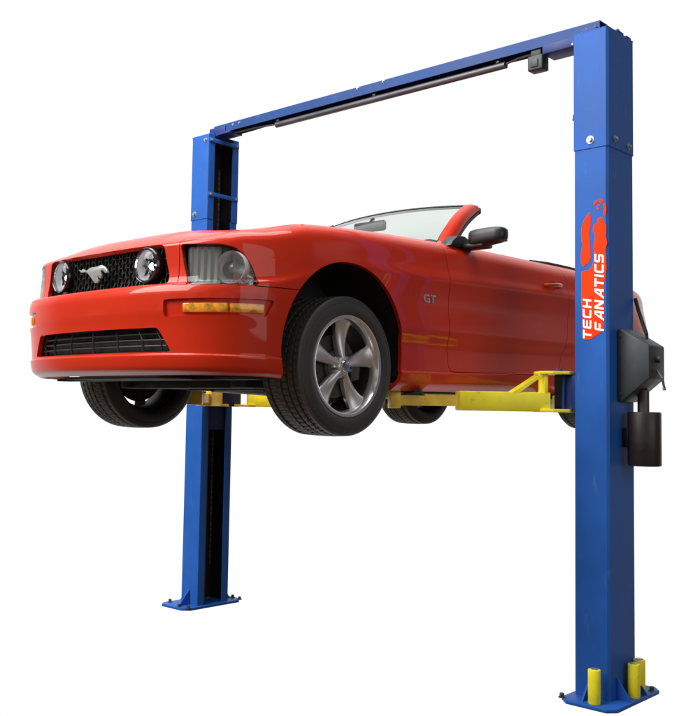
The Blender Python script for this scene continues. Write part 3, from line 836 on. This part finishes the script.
# ---- wheels
def make_wheel(loc, sg, ang=0):
    w = empty('wheel', loc, parent=CAR)
    w.rotation_euler = (ang, 0, 0 if sg > 0 else math.pi)
    hw = .1175
    prof = []
    # tyre section: x outward. bead -> sidewall -> shoulder -> tread with four grooves
    side = [(.092,.243),(.104,.248),(.113,.258),(.119,.275),(.1195,.292),(.117,.306),(.1145,.312),(.1155,.316),(.113,.324),(.106,.336),(.098,.3425)]
    tread = []
    def tr(x): return .346-.0045*(abs(x)/.09)**2.4
    for g in (.062,.022,-.022,-.062):
        tread += [(g+.006, tr(g)), (g+.0045, tr(g)-.008), (g-.0045, tr(g)-.008), (g-.006, tr(g))]
    full = side+[(.090, tr(.09)),(.078,tr(.078))]+tread[:4]+[(.042,tr(.042))]+tread[4:8]+[(0,.346)]+tread[8:12]+[(-.042,tr(.042))]+tread[12:]+[(-.078,tr(.078)),(-.090,tr(.09))]+[(-x, r) for x, r in reversed(side)]
    full = [(x if x > -.03 else x-.045*min(1, (-.03-x)/.03), r) for x, r in full]
    b = MB(); NS = 256; b.lathe(full, NS)
    for v in b.bm.verts:
        r = math.hypot(v.co.y, v.co.z)
        if r > .3385 and -.125 < v.co.x < .085:
            k = int(round(math.atan2(v.co.z, v.co.y)/(2*math.pi)*NS)) % NS; q = int(abs(v.co.x)/.02)
            if (k+q*1) % 4 == 0: f_ = (r-.0045)/r; v.co.y *= f_; v.co.z *= f_
    b.build('tyre', M['tyre'], w, smooth=28)
    # rim: outer lip, barrel, inner flange
    lipp = [(.094,.2300),(.104,.2370),(.1085,.2405),(.1115,.2390),(.112,.2310),(.109,.2230),(.098,.2170),(.080,.2125),(.060,.2105)]
    b = MB(); b.lathe(lipp, 96); rim = b.xf(Matrix.Diagonal((1,1.045,1.045,1))).build('rim', M['lip'], w, smooth=40)
    b = MB(); b.lathe([(.060,.2105),(.03,.2085),(-.02,.200),(-.06,.205),(-.095,.222),(-.108,.236),(-.104,.240),(-.09,.232)], 72); b.xf(Matrix.Diagonal((1,1.045,1.045,1))).build('barrel', M['barrel'], rim, smooth=40)
    # five spokes
    b = MB()
    for k in range(5):
        a0 = 2*math.pi*k/5; t = bmesh.new(); rings = []
        n = 14
        for i in range(n+1):
            r = .030+(.224-.030)*i/n; f = i/n
            wd = .0185+.0035*f+.038*max(0, (f-.10))**1.10          # half width, wider outwards
            if f > .88: wd += (f-.88)*.09
            xo = .086-.017*math.sin(math.pi*min(1, f*.92))**1.0+.0*f          # dished face
            if f > .80: xo += (f-.80)*.02
            th = .030
            # cross section: rounded crown
            sec = [(-1,-1),(-1,-.15),(-.86,.35),(-.55,.72),(-.18,.96),(.18,.96),(.55,.72),(.86,.35),(1,-.15),(1,-1)]
            rings.append([t.verts.new((xo-.016+.016*cz, cx_*wd, r)) if cz > -.9 else t.verts.new((xo-.016-th, cx_*wd*.8, r)) for cx_, cz in sec])
        for i in range(n):
            for q in range(len(sec)): 
                q2 = (q+1)%len(sec); t.faces.new([rings[i][q], rings[i][q2], rings[i+1][q2], rings[i+1][q]])
        t.faces.new(rings[0]); t.faces.new(list(reversed(rings[-1])))
        bmesh.ops.recalc_face_normals(t, faces=t.faces)
        bmesh.ops.transform(t, matrix=Matrix.Rotation(a0, 4, 'X'), verts=t.verts); b._add(t)
    b.lathe([(.02,.060),(.060,.062),(.068,.056),(.070,.044),(.080,.040),(.084,.034),(.084,0)], 48)
    b.build('spokes', M['spoke'], rim, smooth=50)
    b = MB(); b.lathe([(.080,.0300),(.094,.0290),(.097,.0265),(.098,.018),(.0975,0)], 32); b.build('centre_cap', M['chrome'], rim, smooth=40)
    b = MB()
    for k in range(5):
        a = 2*math.pi*(k+.5)/5; y, z = .056*math.sin(a), .056*math.cos(a)
        b.cyl((.05,y,z), (.082,y,z), .0095, .008, n=6); 
    b.build('wheel_nuts', M['chrome'], rim)
    b = MB(); b.lathe([(-.02,.08),(.0,.155),(.012,.158),(.014,.157),(.014,.085),(.03,.08),(.03,.05)], 56); b.build('brake_disc', M['steel'], w, smooth=30)
    b = MB(); b.lathe([(-.032,.05),(-.034,.178),(-.022,.186),(-.020,.178),(-.026,.05)], 48); b.build('brake_dust_shield', M['under'], w, smooth=30)
    b = MB(); b.prism([(.10+.0,-.07),(.165,-.055),(.170,.055),(.10,.07)], 0, -.03, .045, .008); b.build('brake_caliper', M['steel'], w)
    return w
for (u, vv, hh) in ((0,.794,.265),(0,-.815,.265),(2.72,.80,.270),(2.72,-.80,.270)):
    make_wheel(Lc(u, vv, hh), 1 if vv > 0 else -1, math.radians(-3) if vv > 0 else math.radians(20))
# ---------------------------------------------------------------- the lift
LIFT = empty('two_post_car_lift', (0,0,0), 'blue steel two-post lift with overhead beam and yellow arms holding the red car', 'car lift')
W2 = 1.5127; CW = .1925; CD = .1506; HT = 3.5256; HS = 2.885; WT = .010
def channel(sg, z0, z1, grow=0, lip=.062):
    # C-section column open towards the car; sg = +1 near post, -1 far post
    xi, xo, d = W2-grow, W2+CW+grow, CD+grow; r = .012
    out = [(xi,-d),(xo-r,-d),(xo,-d+r),(xo,d-r),(xo-r,d),(xi,d),(xi,d-lip),(xi+WT,d-lip),(xi+WT,d-WT),(xo-WT,d-WT),(xo-WT,-d+WT),(xi+WT,-d+WT),(xi+WT,-d+lip),(xi,-d+lip)]
    P = [(sg*x, y) for x, y in out]
    b = MB(); t = b.bm
    lo = [t.verts.new((x,y,z0)) for x,y in P]; hi = [t.verts.new((x,y,z1)) for x,y in P]; n = len(P)
    for i in range(n): t.faces.new([lo[i], lo[(i+1)%n], hi[(i+1)%n], hi[i]])
    # end caps as strips between outer and inner outline
    pairs = [(0,13),(13,12),(12,11)]
    t.faces.new(lo); t.faces.new(list(reversed(hi)))
    bmesh.ops.recalc_face_normals(t, faces=t.faces)
    es = [e for e in t.edges if abs(e.verts[0].co.z-e.verts[1].co.z) > .1 and abs(e.verts[0].co.x) < xi+.001 and abs(abs(e.verts[0].co.y)-d) < .001]
    bmesh.ops.bevel(t, geom=es, offset=.006, segments=3, profile=.5, affect='EDGES')
    return b
def bolt(b, p, n, r=.013, hgt=.012):
    n = Vector(n); p = Vector(p); b.cyl(p-n*.001, p+n*.003, r*1.55, n=20); b.cyl(p+n*.003, p+n*(.003+hgt), r, n=6)
LET = {
 'T': ([[(0,1),(1,1),(1,.78),(.62,.78),(.62,0),(.38,0),(.38,.78),(0,.78)]], 1.0),
 'E': ([[(.12,0),(1,0),(1,.2),(.25,.2),(.25,.41),(.92,.41),(.92,.60),(.25,.60),(.25,.8),(1,.8),(1,1),(.12,1),(0,.88),(0,.12)]], 1.0),
 'C': ([[(.16,0),(1,0),(1,.21),(.30,.21),(.24,.27),(.24,.73),(.30,.79),(1,.79),(1,1),(.16,1),(0,.84),(0,.16)]], 1.0),
 'H': ([[(0,0),(.24,0),(.24,.39),(.76,.39),(.76,0),(1,0),(1,1),(.76,1),(.76,.61),(.24,.61),(.24,1),(0,1)]], 1.0),
 'F': ([[(0,0),(.24,0),(.24,.36),(.86,.36),(.86,.56),(.24,.56),(.24,.79),(1,.79),(1,1),(.12,1),(0,.88)]], .95),
 'A': ([[(0,0),(.25,0),(.37,.22),(.76,.22),(.76,0),(1,0),(1,1),(.62,1)],[(.48,.42),(.76,.42),(.76,.80),(.69,.80)]], 1.12),
 'N': ([[(0,0),(.24,0),(.24,.66),(.72,0),(1,0),(1,1),(.76,1),(.76,.36),(.30,1),(0,1)]], 1.05),
 'I': ([[(0,0),(.24,0),(.24,1),(0,1)]], 1.0),
 'S': ([[(0,0),(.86,0),(1,.14),(1,.46),(.86,.60),(.24,.60),(.24,.80),(1,.80),(1,1),(.14,1),(0,.86),(0,.54),(.14,.40),(.76,.40),(.76,.20),(0,.20)]], 1.0)}
def filled(name, loops, m, parent, to3, thick):
    """flat lettering / vinyl: loops of 2D outlines (even-odd filled) turned into a thin sheet"""
    cu = bpy.data.curves.new(name, 'CURVE'); cu.dimensions = '2D'; cu.fill_mode = 'BOTH'; cu.extrude = thick/2
    for L in loops:
        sp = cu.splines.new('POLY'); sp.points.add(len(L)-1); sp.use_cyclic_u = True
        for i, (x, y) in enumerate(L): sp.points[i].co = (x, y, 0, 1)
    tmp = bpy.data.objects.new(name, cu); COL.objects.link(tmp)
    dg = bpy.context.evaluated_depsgraph_get(); me = bpy.data.meshes.new_from_object(tmp.evaluated_get(dg))
    bpy.data.objects.remove(tmp); me.name = name; me.materials.clear(); me.materials.append(m)
    for v in me.vertices: v.co = to3(v.co)
    o = bpy.data.objects.new(name, me); COL.objects.link(o); o.parent = parent; return o
posts = {}
for sg in (1,-1):
    near = sg > 0
    P = channel(sg, .02, HS).build('post', M['blue'], LIFT, smooth=30)
    posts[sg] = P
    channel(sg, HS-.0, HT, grow=.004).build('post_extension', M['blue'], P, smooth=30)
    b = MB(); x0, x1 = W2-.03, W2+CW+.088
    b.prism([(sg*x0,-.235),(sg*(x0+.05),-.285),(sg*(x1-.04),-.285),(sg*x1,-.24),(sg*x1,.24),(sg*(x1-.04),.285),(sg*(x0+.05),.285),(sg*x0,.235)], 2, 0, .019, .003)
    for y in (-.154,.154):
        s2 = 1 if y > 0 else -1
        b.prism([(y,.019),(y+s2*.095,.019),(y,.13)] , 0, sg*(W2+.09)-.005, sg*(W2+.09)+.005)
    b.prism([(sg*(W2+CW+.001),.019),(sg*(W2+CW+.085),.019),(sg*(W2+CW+.001),.13)], 1, -.08, -.07); b.prism([(sg*(W2+CW+.001),.019),(sg*(W2+CW+.085),.019),(sg*(W2+CW+.001),.13)], 1, .10, .11)
    b.build('base_plate', M['blue'], P)
    b = MB()
    for (x, y) in ((W2-.02,-.25),(W2-.02,.25),(W2+CW+.06,-.20),(W2+CW+.06,.21),(W2+.07,-.262),(W2+.07,.262)):
        if near and y < 0 and x > W2: continue
        bolt(b, (sg*x, y, .019), (0,0,1), .012, .018)
    b.build('base_nut', M['steel'], P)
    b = MB()     # fixing bolts of the extension
    for y in (-.075,.0,.085):
        if near and y != 0: bolt(b, (sg*(W2+CW+.004), y, 2.935 if y < 0 else 2.925), (sg,0,0), .011)
    bolt(b, (sg*(W2+.095 if near else W2+.03+.11), -CD-.004, 2.93), (0,-1,0), .014)
    if not near: bolt(b, (sg*(W2+.03), -CD-.004, HT-.04), (0,-1,0), .010)
    b.build('fixing_bolt', M['zinc'], P)
    # inside of the channel: slider track, black wall liner added to darken it, cylinder, chain
    b = MB(); xx = sg*(W2+CW-WT-.004)
    b.box((xx-.003,-CD+.014,.03), (xx+.003,CD-.014,HT-.004)); b.box((sg*(W2+.012), CD-WT-.010, .03), (sg*(W2+CW-WT-.009), CD-WT-.002, HT-.004)); b.build('track_and_dark_liner', M['hole'], P)
    b = MB(); b.cyl((sg*(W2+.085),-.055,.03), (sg*(W2+.085),-.055,2.05), .038, n=28); b.cyl((sg*(W2+.085),-.055,2.05), (sg*(W2+.085),-.055,3.2), .020, n=20)
    b.build('lifting_cylinder', M['pipe'], P)
    b = MB(); 
    for k in range(150):
        z = .3+k*.02; b.box((sg*(W2+.085)-.007, .03-(.004 if k%2 else .008), z), (sg*(W2+.085)+.007, .03+(.004 if k%2 else .008), z+.019))
    b.build('lifting_chain', M['steel'], P)
    # cross straps over the open side, top plate
    b = MB()
    for z in (HT-.055, 3.055): 
        b.box((sg*(W2-.012), -CD+.002, z), (sg*(W2-.0045), CD-.002, z+.032), .002)
    b.box((sg*(W2-.004), -CD-.003, HT+.0004), (sg*(W2+CW+.003), CD+.003, HT+.006), .002)
    b.build('cross_strap', M['blue'], P)
    b = MB()
    for z in (HT-.039, 3.071):
        for y in (-CD+.02, CD-.02): bolt(b, (sg*(W2-.012), y, z), (-sg,0,0), .008, .008)
    b.build('strap_bolt', M['zinc'], P)
# sheave brackets and bolt heads on the post tops
for sg in (1,-1):
    b = MB()
    if sg > 0:
        b.box((W2+.02,-.13,HT+.006), (W2+.12,-.06,HT+.030), .004); b.box((W2+.15,-.02,HT+.006), (W2+.185,.06,HT+.028), .004); b.box((W2+.13,.08,HT+.006), (W2+.19,.14,HT+.022), .004)
    else:
        b.box((-W2-.10,-.09,HT+.006), (-W2-.02,-.02,HT+.028), .004); b.cyl((-W2-.06,-.05,HT+.02), (-W2-.06,.04,HT+.02), .022)
    b.build('top_bracket', M['darkblue'], posts[sg])
    b = MB()
    for (x, y) in ((W2+.045,-.095),(W2+.095,-.095),(W2+.168,.02)) if sg > 0 else ((W2+.05,-.10),): bolt(b, (sg*x, y, HT+(.030 if sg > 0 else .006)), (0,0,1), .009, .01)
    b.build('top_bolt', M['zinc'], posts[sg])
# yellow anchor sleeves round the near post foot
for (x, y, h) in ((W2+.152,-.235,.17),(W2+CW+.05,.02,.17),(W2+CW+.030,.125,.17)):
    b = MB(); b.cyl((x,y,.019), (x,y,.019+h), .031, n=32, bev=.004); s_ = b.build('anchor_sleeve', M['yellow'], posts[1], smooth=40)
    b = MB(); b.cyl((x,y,.018+h), (x,y,.024+h), .020, n=6); b.build('anchor_stud', M['zinc'], s_)
# overhead beam
b = MB(); z0, z1 = 3.552, 3.616
b.prism([(-.055,z0),(-.055,z1-.004),(-.051,z1),(.041,z1),(.045,z1-.004),(.045,z0),(.041,z0),(.041,z1-.006),(-.049,z1-.006),(-.049,z0)], 0, -W2-.055, W2+.10)
b.box((-.02,.046,3.575), (W2+.06,.056,3.612))
beam = b.build('overhead_beam', M['beamblue'], LIFT, smooth=20)
b = MB(); b.box((-W2-.12,-.07,3.534), (-W2+.14,.06,3.5505), .003); b.box((W2-.24,-.075,3.498), (W2-.006,.06,3.5505), .004); b.box((-W2-.10,-.062,3.551), (-W2+.08,-.0565,3.60), .002); b.build('beam_saddle', M['darkblue'], beam)
b = MB()
for x in (-.12,.10): bolt(b, (x,-.055,3.606), (0,-1,0), .006, .006)
for x in (-1.35,-1.28): bolt(b, (x,-.055,3.59), (0,-1,0), .006, .006)
b.build('beam_bolt', M['zinc'], beam)
b = MB(); b.tube([(-.92,-.02,3.515),(1.0,-.02,3.515)], .021, n=16); b.build('padded_shutoff_bar', M['pipe'], beam)
b = MB(); 
for x in (-.90,.0,.95): b.box((x-.012,-.035,3.535), (x+.012,-.005,3.5515), .002)
b.tube([(-1.40,-.02,3.540),(-1.15,-.02,3.536),(-.92,-.02,3.520)], .006); b.tube([(1.0,-.02,3.52),(1.08,-.02,3.535),(1.17,-.02,3.538)], .006)
b.build('bar_hanger', M['pipe'], beam)
b = MB(); b.box((1.165,-.055,3.428), (1.262,.02,3.515), .008, 3); b.box((1.18,-.045,3.515), (1.245,.01,3.5512), .004); b.box((1.19,-.062,3.445), (1.235,-.0555,3.49), .003); b.build('limit_switch', M['box'], beam)
b = MB()
pts = [(1.17,-.0,3.53),(1.10,.02,3.515),(1.00,.03,3.525)]
b.tube([(-1.40,.02,3.545)]+[(-1.3+2.5*k/24,.02+.004*math.sin(k*1.7),3.541+.004*math.sin(k*.9)) for k in range(25)]+[(1.4,.03,3.54)], .008, n=8); b.build('hydraulic_hose', M['rubber'], beam)
# carriages and arms
def arm(hinge, tip, tag_):
    """hinge (x,y), tip (x,y); tubular two-stage swing arm"""
    h = Vector((hinge[0], hinge[1], 0)); t = Vector((tip[0], tip[1], 0)); d = (t-h); L = d.length; ang = math.atan2(d.y, d.x)
    A = empty('lift_arm', (h.x, h.y, 1.53), parent=LIFT); A.rotation_euler = (0,0,ang)
    b = MB(); b.box((.06,-.055,-.052), (L*.60,.055,.052), .007)
    b.prism([(-.07,-.052),(-.03,-.09),(.06,-.09),(.12,-.055),(.12,.055),(.06,.09),(-.03,.09),(-.07,.052)], 2, -.0535, -.036, .002)
    b.prism([(-.07,-.052),(-.03,-.09),(.06,-.09),(.12,-.055),(.12,.055),(.06,.09),(-.03,.09),(-.07,.052)], 2, .150, .166, .002)
    b.box((.075,-.055,.046), (.095,.055,.152), .002)
    for y in (-.0552,.0452): b.prism([(.09,.166),(.09,.150),(.235,.046),(.275,.046)], 1, y, y+.010)
    b.build('outer_tube', M['yellow'], A)
    b = MB()
    zt = .030; 
    for (a0, a1) in (((L*.45,-.040,-zt),(L*.97,.040,-zt+.007)), ((L*.45,-.040,zt-.007),(L*.80,.040,zt)), ((L*.45,-.040,-zt+.007),(L*.97,-.033,zt-.007)), ((L*.45,.033,-zt+.007),(L*.97,.040,zt-.007))): b.box(a0, a1)
    b.box((L*.94,-.050,-.046), (L*1.0,.050,.052), .006)
    b.build('inner_tube', M['gold'], A)
    b = MB(); b.cyl((0,0,.1665), (0,0,.180), .024, n=24, bev=.003); b.build('hinge_pin', M['darkblue'], A)
    b = MB(); b.cyl((L*.86,0,.0305), (L*.86,0,.043), .055, n=32, bev=.004); b.cyl((L*.86,0,.043), (L*.86,0,.060), .042, n=32, bev=.003); b.build('lift_pad', M['rubber'], A)
    return A
for sg in (1,-1):
    b = MB()
    b.box((sg*(W2-.060),-.135,1.488), (sg*(W2+.12),.135,1.674), .006)
    b.box((sg*(W2-.150),-.10,1.4765), (sg*(W2-.0605),.10,1.6795), .004)
    b.box((sg*(W2-.075),-.150,1.4755), (sg*(W2-.0605),.150,1.6990), .003)
    b.box((sg*(W2+.02),-.09,1.3), (sg*(W2+.12),.12,2.05), .004)
    b.build('carriage', M['darkblue'], LIFT)
arm((W2-.115,-.115), (.775,-.80), 'nf'); arm((W2-.115,.115), (.72,1.0), 'nr'); arm((-W2+.115,-.115), (-.76,-.86), 'ff'); arm((-W2+.115,.115), (-.72,1.0), 'fr')
# control box on the outside of the near post
b = MB(); x0 = W2+CW+.001
b.prism([(x0,1.545),(x0+.02,1.535),(x0+.175,1.66),(x0+.175,1.83),(x0+.02,1.925),(x0,1.915)], 1, -.055, .135, .008)
bx = b.build('control_box', M['box'], LIFT)
b = MB()
for z in (1.58,1.885): bolt(b, (x0+.018,-.055,z), (0,-1,0), .006, .004)
b.build('box_screw', M['steel'], bx)
b = MB(); b.cyl((x0+.178,.03,1.76), (x0+.20,.03,1.76), .018, n=20); b.tube([(x0+.185,.02,1.70),(x0+.22,.0,1.66),(x0+.235,-.01,1.60)], .009); b.build('release_lever', M['steel'], bx)
b = MB(); b.cyl((x0+.10,.05,1.205), (x0+.10,.05,1.487), .085, n=40, bev=.008); b.box((x0+.0,.0,1.30), (x0+.04,.12,1.40), .004); tank = b.build('oil_tank', M['tank'], LIFT)
b = MB(); b.cyl((x0+.09,.06,1.487), (x0+.09,.06,1.60), .030, n=24); b.build('tank_neck', M['steel'], tank)
b = MB(); b.tube([(x0+.004,.155,2.10),(x0+.03,.14,2.03),(x0+.07,.10,1.96),(x0+.10,.08,1.90),(x0+.11,.07,1.84)], .010, n=10); b.build('power_cable', M['rubber'], LIFT)
# vinyl logo on the front of the near post
yf_ = -CD-.0012
def face3(co): return Vector((co.x, yf_+co.z, co.y))
LG = [[(1.603,2.541),(1.588,2.527),(1.569,2.501),(1.558,2.475),(1.553,2.449),(1.553,2.420),(1.555,2.391),(1.560,2.378),(1.564,2.366),(1.557,2.356),(1.553,2.34),(1.550,2.29),(1.553,2.268),(1.566,2.249),(1.581,2.266),(1.596,2.268),(1.607,2.290),(1.605,2.371),(1.601,2.395),(1.597,2.43),(1.606,2.46),(1.608,2.51)],
 [(1.65,2.50),(1.665,2.508),(1.681,2.497),(1.686,2.47),(1.696,2.456),(1.694,2.397),(1.701,2.367),(1.690,2.33),(1.693,2.291),(1.697,2.232),(1.682,2.151),(1.682,1.94),(1.674,1.903),(1.606,1.863),(1.565,1.862),(1.559,1.993),(1.552,2.08),(1.555,2.15),(1.553,2.225),(1.575,2.232),(1.590,2.228),(1.617,2.253),(1.628,2.297),(1.625,2.357),(1.633,2.416),(1.619,2.44),(1.626,2.47),(1.640,2.475)]]
def arcpatch(cx, cz, r0, r1, a0, a1, n=8):
    A = [math.radians(a0+(a1-a0)*i/n) for i in range(n+1)]
    return [(cx+r1*math.cos(a), cz+r1*1.45*math.sin(a)) for a in A]+[(cx+r0*math.cos(a), cz+r0*1.45*math.sin(a)) for a in reversed(A)]
LG += [arcpatch(1.655,2.545,.030,.041,100,140), arcpatch(1.655,2.545,.028,.042,52,88), arcpatch(1.655,2.545,.030,.042,-38,34), arcpatch(1.652,2.562,.004,.010,20,300)]
logo = filled('vinyl_logo', LG, M['decal'], LIFT, face3, .0012)
def lettering(word, x_base, x_top, zA, zB, shear=.16, gap=.22, isp=.24):
    tot = sum((isp if c == 'I' else LET[c][1]) for c in word)+gap*(len(word)-1); sc = (zB-zA)/tot; loops = []; z = 0
    hgt = x_base-x_top
    for c in word:
        w = LET[c][1] if c != 'I' else 1.0
        for L in LET[c][0]:
            # reading direction is up the post, letter tops point to -X
            loops.append([(x_base-py_*hgt, zA+(z+px_*w)*sc+py_*shear*sc) for px_, py_ in L])
        z += (w if c != 'I' else isp)+gap
    return loops
def face3b(co): return Vector((co.x, yf_-.0012+co.z, co.y))
filled('lettering', lettering('TECH', 1.611, 1.562, 1.862, 2.072, .2)+lettering('FANATICS', 1.682, 1.629, 1.903, 2.306, .2), M['white'], logo, face3b, .0010)
WDARK = .06
# ---------------------------------------------------------------- setting, light, camera
SC.render.engine = 'CYCLES'
w = bpy.data.worlds.new('World'); SC.world = w; w.use_nodes = True; nt = w.node_tree
bg = nt.nodes['Background']; tc = nt.nodes.new('ShaderNodeTexCoord')
dp = nt.nodes.new('ShaderNodeVectorMath'); dp.operation = 'DOT_PRODUCT'; dp.inputs[1].default_value = (-.684, .729, .0)
nt.links.new(tc.outputs['Generated'], dp.inputs[0])
mr = nt.nodes.new('ShaderNodeMapRange'); mr.interpolation_type = 'SMOOTHSTEP'
mr.inputs[1].default_value = .30; mr.inputs[2].default_value = .70; mr.inputs[3].default_value = WDARK; mr.inputs[4].default_value = 1.03
nt.links.new(dp.outputs['Value'], mr.inputs[0]); nt.links.new(mr.outputs[0], bg.inputs['Strength'])
# the hall behind the camera: warm floor below, patchy grey walls and a few bright openings above
L = nt.links.new
sx = nt.nodes.new('ShaderNodeSeparateXYZ'); L(tc.outputs['Generated'], sx.inputs[0])
vo = nt.nodes.new('ShaderNodeTexNoise'); vo.inputs['Scale'].default_value = 3.2; vo.inputs['Detail'].default_value = 2; L(tc.outputs['Generated'], vo.inputs['Vector'])
rp = nt.nodes.new('ShaderNodeMapRange'); rp.inputs[1].default_value = .50; rp.inputs[2].default_value = .62; rp.inputs[3].default_value = .05; rp.inputs[4].default_value = .42; L(vo.outputs['Fac'], rp.inputs[0])
up = nt.nodes.new('ShaderNodeMapRange'); up.inputs[1].default_value = -.06; up.inputs[2].default_value = .02; L(sx.outputs['Z'], up.inputs[0])
fl = nt.nodes.new('ShaderNodeMix'); fl.data_type = 'RGBA'; fl.inputs[6].default_value = (.13,.08,.045,1); L(up.outputs[0], fl.inputs[0]); L(rp.outputs[0], fl.inputs[7])
bk = nt.nodes.new('ShaderNodeMapRange'); bk.interpolation_type = 'SMOOTHSTEP'; bk.inputs[1].default_value = .30; bk.inputs[2].default_value = .70; L(dp.outputs['Value'], bk.inputs[0])
mm = nt.nodes.new('ShaderNodeMix'); mm.data_type = 'RGBA'; mm.inputs[7].default_value = (1.02,1.025,1.03,1); L(bk.outputs[0], mm.inputs[0]); L(fl.outputs[2], mm.inputs[6])
L(mm.outputs[2], bg.inputs['Color'])
for l_ in list(bg.inputs['Strength'].links): nt.links.remove(l_)
bg.inputs['Strength'].default_value = 1.0
def area(name, loc, target, size, power, col=(1,1,1), sy=None):
    l = bpy.data.lights.new(name, 'AREA'); l.energy = power; l.size = size; l.color = col
    if sy: l.shape = 'RECTANGLE'; l.size_y = sy
    o = bpy.data.objects.new(name, l); COL.objects.link(o); o.location = loc
    o.rotation_euler = (Vector(target)-Vector(loc)).to_track_quat('-Z', 'Y').to_euler(); return o
area('key_softbox', (-2.6,-7.8,7.6), (0,-1,1.8), 6.5, 1400, (1,.985,.96))
area('overhead_softbox', (0,-1.5,7.5), (0,-.5,1), 5.0, 420)
area('side_softbox', (12.0,-2.5,4.5), (1,0,2.2), 7.0, 230, (1,.98,.95))
cd = bpy.data.cameras.new('camera'); cam = bpy.data.objects.new('camera', cd); COL.objects.link(cam); SC.camera = cam
R_ = Vector((.73033749,.68285886,.01763335)); U_ = Vector((.03508712,-.06328184,.99737872)); F_ = Vector((-.68218476,.72780436,.07017665))
cam.matrix_world = Matrix(((R_.x,U_.x,-F_.x,4.05795),(R_.y,U_.y,-F_.y,-4.89480),(R_.z,U_.z,-F_.z,1.47735),(0,0,0,1)))
cd.sensor_fit = 'HORIZONTAL'; cd.sensor_width = 36; cd.lens = 979.326/693*36
cd.shift_x = (346.5-314.084)/693; cd.shift_y = -(358-339.028)/693
cd.clip_end = 200; cd.clip_start = .05
SC.view_settings.view_transform = 'Standard'; SC.view_settings.look = 'None'; SC.view_settings.exposure = 0; SC.view_settings.gamma = 1
